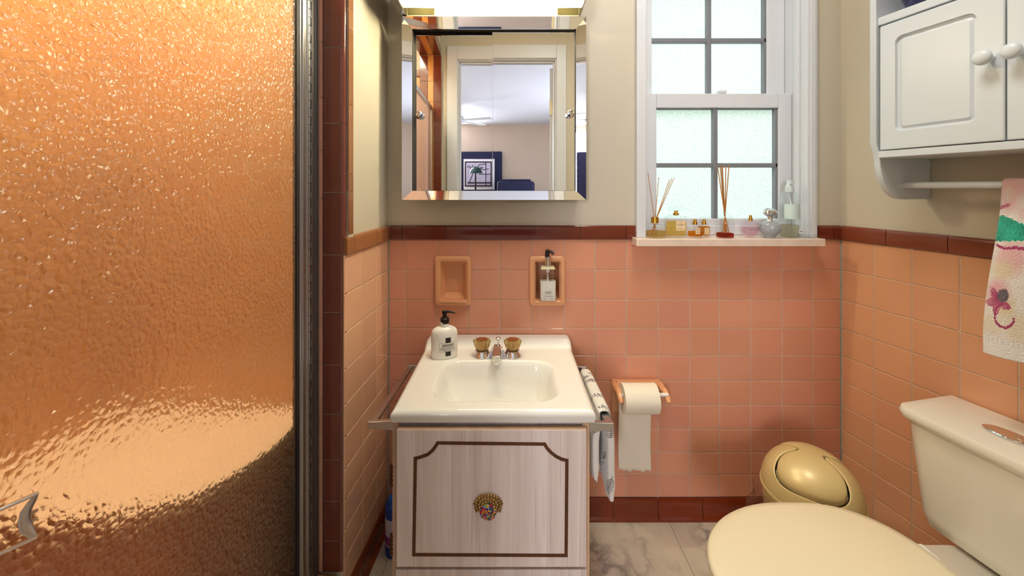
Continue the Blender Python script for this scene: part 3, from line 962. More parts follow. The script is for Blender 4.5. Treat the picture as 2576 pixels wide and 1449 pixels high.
vd = mb.build('door', M['laminate'], vb, bevel=.0008)
mb = MB(); mb.box(dx0 + .001, dx1 - .001, DF + .0008, DF + .0172, dz1 - .0005, dz1 + .0006); mb.build('edge_band', M['edge_wood'], vd)
mb = MB(); mb.box(dx0 + .001, dx1 - .001, DF + .0008, DF + .0172, dz0 - .0012, dz0 + .0002)
mb.build('edge_band', M['edge_wood'], vd)


def gp(px, py): return (X(px, DF), Z(py, DF))
outline = [gp(1040, 1396), gp(1045, 1152)]
p0 = gp(1045, 1152); 
arc1 = [gp(1045, 1153), gp(1060, 1149), gp(1076, 1143), gp(1088, 1133), gp(1096, 1122), gp(1101, 1114)]
arc2 = [gp(1370, 1117), gp(1376, 1127), gp(1386, 1138), gp(1399, 1148), gp(1413, 1155), gp(1426, 1158)]
path = [gp(1041, 1395)] + arc1 + arc2 + [gp(1424, 1397)]
def stroke(path, w, y0, y1, closed=True):
    m = MB(); n = len(path); L = []; R = []
    for i in range(n):
        a, b, c = Vector(path[i - 1]), Vector(path[i]), Vector(path[(i + 1) % n])
        t1, t2 = (b - a).normalized(), (c - b).normalized()
        nn = Vector((-(t1 + t2).y, (t1 + t2).x))
        nn = nn.normalized() if nn.length > 1e-6 else Vector((-t1.y, t1.x))
        k = w / 2 / max(.5, nn.dot(Vector((-t1.y, t1.x))))
        L.append(b + nn * k); R.append(b - nn * k)
    vs = [(p.x, y0, p.y) for p in L] + [(p.x, y0, p.y) for p in R] + [(p.x, y1, p.y) for p in L] + [(p.x, y1, p.y) for p in R]
    fs = []
    for i in range(n):
        j = (i + 1) % n
        fs += [(i, j, n + j, n + i), (2 * n + i, 3 * n + i, 3 * n + j, 2 * n + j), (i, 2 * n + i, 2 * n + j, j), (n + i, n + j, 3 * n + j, 3 * n + i)]
    return m.add(vs, fs)
stroke(path, .0078, DF - .0006, DF + .004).build('inlay_line', M['groove'], vd)
# jewelled knob: fan of antique brass filigree above a cluster of coloured beads
kx, ky = gp(1228, 1272)
mb = MB()
for ring_r, nb, br in ((.0145, 9, .0042), (.022, 13, .0045), (.029, 17, .0036), (.0335, 21, .0022)):
    for i in range(nb):
        a = radians(-25 + 230 * i / (nb - 1))
        sc = 1.0 if sin(a) > 0 else .92
        px_, pz_ = kx + ring_r * sc * cos(a), ky + .001 + ring_r * .98 * sin(a) * (.88)
        mb.lathe([(br, 0), (br * .95, .003), (br * .55, .0052), (br * .1, .006)], (px_, DF, pz_), 7, axis='Y', rot=i)
mb.lathe([(.024, -.0), (.024, .0025), (.0, .003)], (kx, DF, ky + .004), 20, axis='Y')
kn = mb.build('knob', M['antique'], vd, 40)
kn['label'] = 'antique brass filigree knob set with coloured beads'
bc = [srgb(*c) for c in ((240, 170, 20), (220, 40, 40), (235, 100, 30), (220, 50, 130), (20, 40, 130), (110, 170, 210), (40, 110, 80), (90, 20, 70), (200, 20, 40), (250, 190, 60), (170, 200, 120))]
beadm = attr_mat('coloured beads', .25, .3)
mb = MB(); cnt = 0
mb.lathe([(.0185, 0), (.0185, .004), (.014, .0075), (.001, .0095)], (kx, DF, ky - .0115), 24, axis='Y', col=srgb(150, 90, 70))
ga = pi * (3 - sqrt(5))
for i in range(90):
    q = sqrt((i + .5) / 90); r = .0198 * q
    a = i * ga; h = .0095 * sqrt(max(0, 1 - (q * .98) ** 2))
    c_ = (kx + r * cos(a), DF - h - .0005, ky - .0115 + r * sin(a))
    mb.lathe([(.0019, -.001), (.0021, .0002), (.0015, .0011), (.0003, .0015)], c_, 8, axis='Y', col=random.choice(bc))
mb.build('bead_cluster', beadm, kn, 60)
for z0 in (Z(1222, .952), Z(1395, .952)):
    mb = MB()
    for i in range(5): mb.lathe([(.0035, .0), (.0046, .002), (.0046, .008), (.0035, .0098)], (VX0 - .003, .951, z0 + i * .0103), 12)
    mb.build('hinge', M['bronze'], vb, 40)

# ---- sink top
SX0, SX1, SY0, SY1 = -.287, .197, .935, D - .0045
DECK = .612
def axis_pts(a, b, r, n, both=True):
    e = [r * (1 - cos(radians(90 * i / 6))) for i in range(7)]
    e = [0, .0006, .002, .0045, .008, .0115, r]
    lo = [a + x for x in e]
    hi = [b - x for x in reversed(e)] if both else [b - .0]
    mid = [lerp(a + r, hi[0], i / n) for i in range(1, n)]
    return lo + mid + hi
bcx, bcy, bhx, bhy, bcr = -.042, 1.0945, .163, .1145, .055
def sink_z(x, y):
    z = DECK + .020 * sstep(1.292, 1.338, y)
    r = .014
    e = min(x - SX0, SX1 - x, y - SY0)
    if e < r: z -= r - sqrt(max(0, r * r - (r - e) ** 2))
    qx, qy = abs(x - bcx) - bhx + bcr, abs(y - bcy) - bhy + bcr
    s = -(hypot(max(qx, 0), max(qy, 0)) + min(max(qx, qy), 0) - bcr)
    if s > 0:
        k = min(1, s / .085)
        z -= .118 * (1 - (1 - k) ** 2.4) * sstep(-.004, .02, s)
    return z
gx, gy = axis_pts(SX0, SX1, .014, 96), axis_pts(SY0, SY1, .014, 96, False)
mb = MB()
nx, ny = len(gx), len(gy)
vs = [(x, y, sink_z(x, y)) for x in gx for y in gy]
fs = [(i * ny + j, (i + 1) * ny + j, (i + 1) * ny + j + 1, i * ny + j + 1) for i in range(nx - 1) for j in range(ny - 1)]
border = [i * ny for i in range(nx)] + [(nx - 1) * ny + j for j in range(1, ny)] + [i * ny + ny - 1 for i in range(nx - 2, -1, -1)] + [j for j in range(ny - 2, 0, -1)]
o0 = len(vs); nb = len(border)
vs += [(lerp(vs[i][0], -.045, .012), vs[i][1] + (.003 if vs[i][1] < 1 else 0), .5838) for i in border]
fs += [(border[i], border[(i + 1) % nb], o0 + (i + 1) % nb, o0 + i) for i in range(nb)]
mb.add(vs, fs)
sink = thing('sink', (-.045, 1.15, .5838), 'white moulded sink top with rectangular basin sitting on the vanity cabinet', 'sink')
mb.build('basin', M['porcelain'], sink, 60)
mb = MB(); mb.lathe([(.02, DECK - .1185), (.021, DECK - .116), (.015, DECK - .1165), (.012, DECK - .119)], (bcx, bcy, 0), 24)
mb.build('drain', M['chrome'], sink, 40)

# ---- faucet
fd = 1.243
fz = DECK + .0004
fx = X(1251, fd)
fa = thing('faucet', (fx, fd, fz), 'chrome centre-set faucet with amber faceted knobs at the back of the sink', 'faucet')
hx = .048
for s in (-1, 1):
    mb = MB(); mb.lathe([(.0285, 0), (.0285, .003), (.026, .006), (.0215, .016), (.021, .019), (.012, .0195)], (fx + s * hx, fd, fz), 32)
    mb.build('base', M['chrome'], fa, 40)
mb = MB()
prof = [(.02, 0), (.021, .004), (.018, .012), (.014, .022), (.0125, .027)]
rings = []
for hw_, z in ((.030, 0), (.030, .004), (.026, .012), (.019, .024), (.017, .027)):
    rings.append([(fx - hw_, fd - .024 + z * .3, fz + z), (fx + hw_, fd - .024 + z * .3, fz + z), (fx + hw_ * .8, fd + .024 - z * .5, fz + z), (fx - hw_ * .8, fd + .024 - z * .5, fz + z)])
mb.loft(rings)
mb.build('body', M['chrome'], fa, bevel=.0025, bseg=3)
mb = MB()
sp = [(fd + .005, .024, .013, .010), (fd - .024, .025, .013, .010), (fd - .046, .022, .0135, .0095), (fd - .066, .017, .0135, .008)]
rings = []
for y, z, w, h in sp:
    rings.append([(fx - w, y, fz + z - h), (fx + w, y, fz + z - h), (fx + w, y, fz + z + h * .5), (fx + w * .75, y, fz + z + h), (fx - w * .75, y, fz + z + h), (fx - w, y, fz + z + h * .5)])
mb.loft(rings); mb.lathe([(.009, -.008), (.0095, .0), (.008, .004)], (fx, fd - .057, fz + .007), 16)
mb.build('spout', M['chrome'], fa, bevel=.0018, bseg=3)
mb = MB(); mb.lathe([(.003, .02), (.003, .036), (.0065, .040), (.0085, .0455), (.006, .0495), (.001, .0505)], (fx + .002, fd + .02, fz), 20)
mb.build('lift_rod', M['chrome'], fa, 50)
for s in (-1, 1):
    mb = MB(); rings = []
    for r, z, star in ((.0155, .0205, .04), (.0195, .024, .07), (.0225, .034, .09), (.0255, .046, .11), (.0245, .049, .09), (.019, .0505, 0), (.0185, .0495, 0)):
        rings.append([(fx + s * hx + r * (1 + star * cos(10 * 2 * pi * j / 60)) * cos(2 * pi * j / 60), fd + r * (1 + star * cos(10 * 2 * pi * j / 60)) * sin(2 * pi * j / 60), fz + z) for j in range(60)])
    mb.loft(rings)
    k = mb.build('handle', M['amber'], fa, 25)
    mb = MB(); mb.lathe([(.0105, .0197), (.0135, .024), (.016, .034), (.0172, .046), (.0178, .0512), (.001, .052)], (fx + s * hx, fd, fz), 24)
    mb.build('handle_core', pbr('rosy gold plate', srgb(206, 160, 110), .22, 1), k, 40)

# ---- lotion bottle on the sink
ld_ = 1.236
lx = X(1118, ld_)
lz = DECK + .0006
lo = thing('lotion_bottle', (lx, ld_, lz), 'white oval pump bottle of hand cream with black pump on the sink', 'bottle')
RA, RB = .0405, .024
rot = radians(14)
def oval(r, z, off=0):
    return [(lx + (RA * r + off) * cos(a) * cos(rot) - (RB * r + off) * sin(a) * sin(rot), ld_ + (RA * r + off) * cos(a) * sin(rot) + (RB * r + off) * sin(a) * cos(rot), lz + z) for a in [2 * pi * j / 48 for j in range(48)]]
hb = .088
mb = MB(); mb.loft([oval(.95, 0), oval(1, .003), oval(1.0, hb - .022), oval(.985, hb - .013), oval(.93, hb - .005), oval(.8, hb + .001), oval(.55, hb + .006), oval(.33, hb + .008)])
mb.build('bottle', M['white_plastic'], lo, 60)
mb = MB(); mb.lathe([(.0135, hb + .0), (.0135, hb + .021), (.011, hb + .0215)], (lx, ld_, lz), 28)
mb.build('neck', M['white_plastic'], lo, 40)
mb = MB(); mb.lathe([(.0138, hb + .0165), (.0138, hb + .031), (.0125, hb + .0325), (.0072, hb + .033), (.0068, hb + .048), (.002, hb + .0485)], (lx + .001, ld_, lz), 28)
mb.tube([(lx - .007, ld_, lz + hb + .0505), (lx + .006, ld_ - .001, lz + hb + .0515), (lx + .022, ld_ - .003, lz + hb + .0515), (lx + .034, ld_ - .005, lz + hb + .049)], .0042, 10, flat=.8, rr=[.0045, .0042, .0032, .0024], up=(0, 0, 1))
mb.build('pump', M['black_plastic'], lo, 50)


def on_oval(u, h, lift=.0006):
    """u: distance along the bottle's front from its middle"""
    a = -pi / 2 + u / RA * .98
    ca, sa = cos(a), sin(a)
    x_, y_ = (RA + lift) * ca, (RB + lift) * sa
    return (lx + x_ * cos(rot) - y_ * sin(rot), ld_ + x_ * sin(rot) + y_ * cos(rot), lz + h)
def oval_patch(m, u0, u1, h0, h1, lift):
    m.grid(10, 2, lambda i, j: on_oval(lerp(u0, u1, i), lerp(h0, h1, j), lift))
uc = .010
mb = MB(); oval_patch(mb, uc - .0085, uc + .0085, .010, .066, .0004)
mb.build('label_band', M['label_dark'], lo)
mb = MB(); oval_patch(mb, uc - .026, uc + .023, .0235, .0505, .0007)
lp = mb.build('label', M['white_plastic'], lo)
mb = MB()
for a, b, c, d in ((-.026, .023, .0235, .0239), (-.026, .023, .0501, .0505), (-.026, -.0255, .0235, .0505), (.0225, .023, .0235, .0505)): oval_patch(mb, uc + a, uc + b, c, d, .0010)
mb.build('label_border', M['label_dark'], lp)
mb = MB(); oval_patch(mb, uc - .0185, uc + .0185, .040, .0468, .0010); mb.build('label_bar', M['label_grey'], lp)
for s_, h, w in (('FINE HAND CARE', .0375, .036), ('REPARATIVE HAND CREAM', .0335, .045), ('Nourishing cream for dry hands', .0295, .042), ('250 mL  8.4 oz', .026, .022)):
    text('lettering', s_, .0034, M['label_dark'], lp, (0, 0, 0), w=w, bend=lambda x, y, z, h=h: on_oval(uc - .0015 + x, h + y, .0012 + z))

# ---- towel bars on the vanity's sides
def bar(name, x, xs, pts_front, pts_back, label):
    (yf, zf), (yb, zb) = pts_front, pts_back
    t = thing(name, (x, yf, zf - .02), label, 'towel bar', 'chrome towel bars on the vanity sides')
    m = MB()
    w, h = .0075, .0045
    m.add([(x - w, yf, zf - h), (x + w, yf, zf - h), (x + w, yf, zf + h), (x - w, yf, zf + h), (x - w, yb, zb - h), (x + w, yb, zb - h), (x + w, yb, zb + h), (x - w, yb, zb + h)],
          [(0, 1, 2, 3), (7, 6, 5, 4), (0, 4, 5, 1), (1, 5, 6, 2), (2, 6, 7, 3), (3, 7, 4, 0)])
    m.build('bar', M['brushed'], t, bevel=.0012)
    for (y, z, sgn) in ((yf, zf, -1), (yb, zb, 1)):
        s = 1 if x > xs else -1
        m = MB()
        ye = y + sgn * .012
        y0_, y1_ = sorted((y, ye))
        xo = x + s * .0105
        poly = [(xo, z - .008), (xo, z + .008), (x - s * .012, z + .0085), (xs + s * .004, z + .011), (xs, z + .013), (xs, z - .017), (xs + s * .006, z - .012), (x - s * .012, z - .010)]
        m.prism(poly, y0_, y1_, lambda p, y: (p[0], y, p[1]))
        m.build('bracket', M['brushed'], t, bevel=.0018)
    return t


bar('towel_bar', -.337, VX0 - .0005, (.968, .566), (1.318, .540), 'chrome towel bar on the left side of the vanity with nothing on it')
bar('towel_bar', .2335, VX1 + .0005, (.962, .566), (1.295, .545), 'chrome towel bar on the right side of the vanity holding a leaf print towel')

# leaf-print hand towel folded over the right bar
def sprig(x, y):
    """distance-based sprig print, x y in cm"""
    for ox, oy, ang in ((2.0, 3.0, 70), (7.5, 1.0, 100), (12.5, 4.5, 60), (4.5, 9.5, 110), (10.2, 10.5, 75), (15.5, 9.0, 95), (1.2, 15.5, 80), (7.4, 16.5, 65), (13.2, 16.0, 105), (18.5, 13, 80), (4, 22, 95), (10.5, 23, 75), (17, 20, 100), (21, 5, 70), (22, 17, 90)):
        a = radians(ang); dx, dy = x - ox, y - oy
        u = dx * cos(a) + dy * sin(a); v = -dx * sin(a) + dy * cos(a)
        if -.2 < u < 5.2:
            if abs(v) < .10: return True
            for k in range(1, 9):
                b = k * .58; l = 1.25 - abs(k - 4) * .12
                du = u - b - abs(v) * .75
                if abs(du) < .15 - abs(v) * .03 and abs(v) < l: return True
    return False


# the towel is folded lengthwise, so both hanging flaps are thick soft pads
tx, ty0, ty1 = .2335, 1.003, 1.268
Lo, Li = .232, .162
TOT = Lo + Li + .036
def leaf_ring(v, n=44):
    s = v * TOT - Li
    yc0 = lerp(ty0, ty1, .5); zt = lambda y: lerp(.566, .545, (y - .962) / .333) + .0055
    pts = []
    for j in range(n):
        a = 2 * pi * j / n
        ca, sa = cos(a), sin(a)
        k = (abs(ca) ** 5 + abs(sa) ** 5) ** (-1 / 5)
        yy, tt = ca * k, sa * k                     # -1..1 across the towel, -1..1 through its thickness
        y = yc0 + yy * (ty1 - ty0) / 2
        wv = .0025 * sin(y * 60) + .0015 * sin(y * 131 + 1)
        if s < 0:
            q = -s
            th = lerp(.004, .0125, sstep(0, .05, q)) * (1 - .5 * sstep(.13, .165, q))
            xc = tx - .0125 - lerp(0, .0085, sstep(0, .08, q)); x = xc - tt * th + wv * sstep(0, .05, q)
            z = zt(y) - q - .012 * (-yy * .5 + .5) * sstep(.05, .16, q) * (1 if tt < 0 else .6)
        elif s < .036:
            b = pi * s / .036; R_ = .0125 + tt * .004
            x = tx - R_ * cos(b); z = zt(y) + .006 * sin(b) + tt * .004 * sin(b)
        else:
            q = s - .036
            th = lerp(.004, .0135, sstep(0, .06, q)) * (1 - .45 * sstep(.19, .236, q))
            xc = tx + .0125 + lerp(0, .006, sstep(0, .1, q)) + .004 * sstep(.1, .23, q); x = xc + tt * th + wv * sstep(0, .05, q)
            y += .012 * sstep(.02, .23, q) * (-yy * .5 + .5); z = zt(y) - q + .022 * (yy * .5 + .5) * sstep(.05, .23, q)
        pts.append((x, y, z))
    return pts
WHITE, INK = srgb(234, 229, 222), srgb(120, 114, 118)
mb = MB(); NR, NJ = 240, 200
rings = [leaf_ring(i / NR, NJ) for i in range(NR + 1)]
mb.loft(rings)
# printed pattern: arc length round each ring against length along the drape
acc = []
for r in rings:
    a = [0]
    for j in range(NJ): a.append(a[-1] + (Vector(r[j]) - Vector(r[(j + 1) % NJ])).length)
    acc.append(a)
for i in range(NR):
    for j in range(NJ):
        x_cm = ((acc[i][j] + .13) % .30) * 100; y_cm = (i / NR * TOT * 100) % 26
        mb.c[i * NJ + j] = INK if (sprig(x_cm, y_cm) or sprig(x_cm, y_cm + 2.5 if x_cm > 15 else y_cm)) else WHITE
for k in (-1, -2): mb.c[k] = WHITE
lt = mb.build('hand_towel', M['towel_print'], None, 80)
tag(lt, 'white hand towel with grey leaf sprigs folded over the bar beside the vanity', 'towel')

# ------------------------------------------------------------------ toilet paper holder and roll
hp = thing('paper_holder', (X(1600, D), D, Z(1035, D)), 'peach ceramic toilet paper holder set on the tiled wall', 'toilet paper holder')
hx0, hx1, hz0, hz1 = X(1538, D), X(1660, D), Z(1034, D), Z(952, D)
mb = MB(BK)
mb.box(hx0, hx1, .0006, .008, hz0, hz1)
mb.build('plate', M['ceramic'], hp, bevel=.006, bseg=3)
mb = MB(BK)
mb.prism([(.006, hz1 - .022), (.006, hz1 - .001), (.020, hz1 - .004), (.028, hz1 - .012), (.026, hz1 - .020)], hx0 + .016, hx1 - .010, lambda p, u: (u, p[0], p[1]))
mb.build('hood', M['ceramic'], hp, bevel=.003, bseg=3)
rz, rd_ = .4475, 1.302
for xa in (hx0 + .012, hx1 - .002):
    mb = MB()
    mb.tube([(xa, D - .006, hz1 - .018), (xa, D - .03, hz1 - .022), (xa + .001, D - .05, rz + .012), (xa + .002, rd_ - .002, rz - .002), (xa + .002, rd_ - .012, rz - .010)], .009, 14, rr=[.013, .0125, .0105, .0105, .007])
    mb.build('arm', M['ceramic'], hp, 60)
mb = MB(); mb.tube([(hx0 + .016, rd_, rz + .0112), (hx1 + .001, rd_, rz + .0112)], .006, 14); mb.build('roller', M['white_plastic'], hp, 50)
rx0, rx1 = .361, .472
tp = thing('toilet_roll', ((rx0 + rx1) / 2, rd_, rz - .047), 'white toilet paper roll on the peach holder with a sheet hanging', 'toilet roll')
mb = MB(); R_ = .0465
mb.lathe([(.019, rx0), (R_ - .001, rx0), (R_, rx0 + .001), (R_, rx1 - .001), (R_ - .001, rx1), (.019, rx1), (.019, rx0)], (0, rd_, rz), 56, axis='X', cap=False)
mb.build('roll', M['paper'], tp, 40)
mb = MB(); mb.lathe([(.0175, rx0 + .0005), (.019, rx0 + .0005), (.019, rx1 - .0005), (.0175, rx1 - .0005), (.0175, rx0 + .0005)], (0, rd_, rz), 40, axis='X', cap=False); mb.build('core', M['card'], tp, 40)
def sheet(u, v):
    zb = Z(1183, 1.348) + .0025 * sin(u * 15) + .002 * sin(u * 31) - .003 * u
    return (lerp(rx0 + .0005, rx1 - .0005, u) + .001 * sin(v * 7), rd_ + R_ + .0006 + .002 * sin(v * 5) * v - .008 * v * v * 0, lerp(rz, zb, v))
mb = MB(); mb.grid(30, 24, sheet); mb.build('loose_sheet', M['paper'], tp, 80, solid=.0006)

# ------------------------------------------------------------------ toilet
tl = thing('toilet', (.75, .80, 0), 'cream toilet with closed lid and dual flush cistern against the right wall', 'toilet')
def TK(p): return RT((p[0], p[1], p[2]))
UA, UB = .300, .735
def tank_ring(u0, u1, n0, n1, z, r=.03, bow=.012, k=6):
    pts = []
    um = (u0 + u1) / 2; hu = (u1 - u0) / 2
    for uu, nn, a0, rr_ in ((u1 - r, n1 - r, 0, r), (u0 + r, n1 - r, 90, r), (u0 + .006, n0 + .006, 180, .006), (u1 - .006, n0 + .006, 270, .006)):
        for i in range(k):
            a = radians(a0 + 90 * i / (k - 1)); x_, y_ = uu + rr_ * cos(a), nn + rr_ * sin(a)
            if nn > n0 + .05: y_ += bow * (1 - ((x_ - um) / hu) ** 2)
            pts.append(TK((x_, y_, z)))
        if a0 == 0:
            for i in range(1, 10):
                x_ = lerp(u1 - r, u0 + r, i / 10); pts.append(TK((x_, n1 + bow * (1 - ((x_ - um) / hu) ** 2), z)))
    return pts
TB, TT, LT = .285, .545, .577
mb = MB(); mb.loft([tank_ring(UA + .045, UB - .045, .012, .150, TB, .04), tank_ring(UA + .028, UB - .028, .010, .172, TB + .012, .035), tank_ring(UA + .024, UB - .024, .010, .178, TB + .04, .03), tank_ring(UA + .008, UB - .008, .008, .195, TT, .03)])
tk = mb.build('tank', M['toilet_por'], tl, 50)
mb = MB(); mb.loft([tank_ring(UA + .004, UB - .004, .008, .199, TT + .0005, .03), tank_ring(UA - .004, UB + .004, .005, .207, TT + .009, .03), tank_ring(UA - .006, UB + .006, .004, .210, TT + .022, .03), tank_ring(UA - .003, UB + .003, .006, .207, LT - .002, .03), tank_ring(UA + .004, UB - .004, .012, .199, LT, .03)])
tlid = mb.build('tank_lid', M['toilet_por'], tl, 50)
mb = MB(); uc_, nc_ = .462, .118
rings = []
for r, z in ((1, LT + .0002), (1, LT + .004), (.9, LT + .0062), (.0, LT + .0065)):
    rings.append([TK((uc_ + .045 * r * cos(2 * pi * j / 40), nc_ + .024 * r * sin(2 * pi * j / 40), z)) for j in range(40)])
mb.loft(rings); mb.build('flush_button', M['chrome'], tlid, 35)
LCX, LCY = .655, .79
def egg(sc, z, a1=.252, a2=.235, b=.187, dx=0, n=64):
    pts = []
    for j in range(n):
        a = 2 * pi * j / n; ca, sa = cos(a), sin(a)
        if ca < 0: x_, y_ = a1 * ca, b * sa
        else:
            e = .62
            x_, y_ = a2 * abs(ca) ** e, b * math.copysign(abs(sa) ** .8, sa) * (1 - .10 * abs(ca) ** 2)
        pts.append((LCX + dx + x_ * sc, LCY + y_ * sc, z))
    return pts
mb = MB(); mb.loft([egg(.975, .3495), egg(.995, .352), egg(1, .358), egg(.995, .364), egg(.975, .3685), egg(.9, .371), egg(.6, .3735), egg(.25, .3745), egg(.02, .3747)])
mb.build('seat_lid', M['seat'], tl, 70)
mb = MB(); mb.loft([egg(.97, .327), egg(.985, .330), egg(.99, .338), egg(.985, .345), egg(.965, .3485)])
mb.build('seat', M['seat'], tl, 70)
mb = MB(); mb.loft([egg(.62, .0, dx=.03), egg(.60, .02, dx=.03), egg(.56, .10, dx=.035), egg(.64, .17, dx=.03), egg(.80, .235, dx=.015), egg(.92, .285), egg(.955, .310), egg(.95, .3255), egg(.9, .3262)])
mb.build('bowl', M['toilet_por'], tl, 60)
mb = MB()
def deck_ring(z, g=0): return sq_ring(.955, .80, .125 - g, .155 - g, .03, z, 6)
mb.loft([deck_ring(.10, .05), deck_ring(.22, .03), deck_ring(.262, .004), deck_ring(.270, .0), deck_ring(.279, 0), deck_ring(.283, .004)])
mb.build('deck', M['toilet_por'], tl, 60)
for yy in (.715, .865):
    mb = MB(); mb.box(.876, .915, yy - .022, yy + .022, .2835, .347); mb.build('hinge', M['white_plastic'], tl, bevel=.006, bseg=3)

# ------------------------------------------------------------------ swing-lid bin
bx, by, br = .853, 1.135, .122
bn = thing('waste_bin', (bx, by, 0), 'champagne gold swing-lid waste bin in the corner behind the toilet', 'bin')
RIM = .268
mb = MB(); mb.lathe([(.092, .0), (.096, .003), (.104, .08), (.113, .18), (.119, RIM - .004), (.1185, RIM)], (bx, by, 0), 64)
mb.build('body', M['bin'], bn, 40)
mb = MB(); mb.lathe([(.1185, RIM - .006), (.1235, RIM - .005), (.125, RIM), (.1235, RIM + .006), (.1185, RIM + .007)], (bx, by, 0), 72, cap=False)
mb.build('rim', M['bin'], bn, 60)
DH = .112
ba = radians(-37)
def flap_sdf(x, y):
    # plan coordinates turned so that the flap's lobe faces the room
    u = x * cos(ba) + y * sin(ba); v = -x * sin(ba) + y * cos(ba)
    e = lambda cy, rx, ry: (hypot(u / rx, (v - cy) / ry) - 1) * min(rx, ry)
    neck = max(abs(u) - .030, abs(v) - .03)
    a, b = min(e(-.058, .080, .052), e(.058, .080, .052)), neck
    h = max(0, min(1, .5 + .5 * (b - a) / .012))
    return lerp(b, a, h) - .012 * h * (1 - h)
def dome_pt(i, j):
    q = i * pi / 2; a = 2 * pi * j
    rx = .1215
    x, y = rx * cos(q) ** .9 * cos(a), rx * cos(q) ** .9 * sin(a)
    s = flap_sdf(x, y)
    g = math.exp(-(s / .0016) ** 2) * .0105 - (.0018 * sstep(0, .008, -s))
    return x * (1 - g * 3), y * (1 - g * 3), DH * sin(q) - g
NU, NV = 190, 420
full = [[dome_pt(i / NU, j / NV) for j in range(NV)] for i in range(NU + 1)]
def dome_part(inside):
    m = MB(); idx = {}
    for i in range(NU):
        for j in range(NV):
            k = (j + 1) % NV
            q4 = [(i, j), (i, k), (i + 1, k), (i + 1, j)]
            mx_ = sum(full[a][b][0] for a, b in q4) / 4; my_ = sum(full[a][b][1] for a, b in q4) / 4
            q_ = flap_sdf(mx_, my_)
            if (q_ < 0) != inside or abs(q_) < .0012: continue
            f = []
            for ab in q4:
                if ab not in idx:
                    p = full[ab[0]][ab[1]]; idx[ab] = len(m.v); m.v.append((bx + p[0], by + p[1], RIM + .004 + p[2]))
                f.append(idx[ab])
            m.f.append(f); m.m.append(0); m.c.append(None)
    return m
mb = MB(); mb.lathe([(.1175 * cos(radians(a)), RIM + .003 + (DH - .011) * sin(radians(a))) for a in range(0, 90, 6)], (bx, by, 0), 48, cap=False)
mb.build('gap_shade_shell', M['dark'], bn, 60)  # added dark shell, puts shade into the gap round the flap
dome_part(False).build('dome_lid', M['bin'], bn, 180, recalc=False)
dome_part(True).build('swing_flap', M['bin'], bn, 180, recalc=False)

# crumpled plastic liner sticking out of the bin
def film(u, v):
    a = radians(152 + 76 * u)                       # around the bin's rim, left side
    out = .012 + .045 * sin(pi * u) ** .6 * v + .004 * sin(u * 23 + v * 5)
    r = br + .004 + out * .9
    z = RIM - .002 - .055 * v + .010 * sin(u * 17) * v - .035 * sin(pi * u * .9) * v
    return (bx + r * cos(a), by + r * sin(a), z)
mb = MB(); mb.grid(60, 16, film)
bg = mb.build('bin_liner', M['bag_film'], None, 60)
tag(bg, 'crumpled grey plastic bag edge sticking out under the rim of the gold bin', 'plastic bag')

# ------------------------------------------------------------------ things on the sill
SZ = SILL + .0004
PD = 1.352
ppm = PD / F
def pz(py, d=PD): return HC - (py - HY) / F * d
def rect_bottle(t, x0, x1, z0, z1, hy, y, mat, name='bottle', r=.004, sh=.006):
    cx_, hx_ = (x0 + x1) / 2, (x1 - x0) / 2
    m = MB(); m.loft([sq_ring(cx_, y, hx_ - .0015, hy - .0015, r, z0), sq_ring(cx_, y, hx_, hy, r, z0 + .002), sq_ring(cx_, y, hx_, hy, r, z1 - sh), sq_ring(cx_, y, hx_ * .85, hy * .85, r, z1 - sh * .25), sq_ring(cx_, y, hx_ * .4, hy * .5, r * .6, z1)])
    return m.build(name, mat, t, 40)

# reed diffuser, left
x_ = X(1649, PD)
t = thing('reed_diffuser', (x_, PD, SZ), 'squat clear reed diffuser with brass collar at left end of the sill', 'reed diffuser', 'reed diffusers on the sill')
rr_ = 26 * ppm
mb = MB(); zt = pz(561)
mb.lathe([(rr_ - .002, SZ), (rr_, SZ + .002), (rr_, zt - .003), (rr_ - .003, zt), (.011, zt + .001), (.011, zt + .003)], (x_, PD, 0), 36); mb.build('bottle', M['glass'], t, 40)
mb = MB(); mb.lathe([(rr_ - .003, SZ + .005), (rr_ - .002, SZ + .007), (rr_ - .002, pz(581)), (.001, pz(581))], (x_, PD, 0), 32); mb.build('oil', M['liq_oil'], t, 40)
mb = MB(); mb.lathe([(.0125, zt + .001), (.0125, pz(546)), (.0105, pz(546) + .0004)], (x_ - .002, PD, 0), 24); mb.build('collar', M['gold'], t, 40)
for pt, pb in (((1630, 434), (1628, 594)), ((1657, 446), (1650, 594)), ((1684, 452), (1636, 590)), ((1690, 449), (1640, 592)), ((1696, 447), (1655, 592))):
    a, b = at(pt[0], pt[1], PD + .006), at(pb[0], pb[1], PD)
    mid = (x_ - .002 + (a[0] - x_) * .10, PD, pz(548))
    b2 = (x_ + (mid[0] - a[0]) * .25, PD + .004, SZ + .008)
    mb = MB(); mb.tube([b2, mid, a], .0011, 6); mb.build('reed', M['reed'], t, 60)

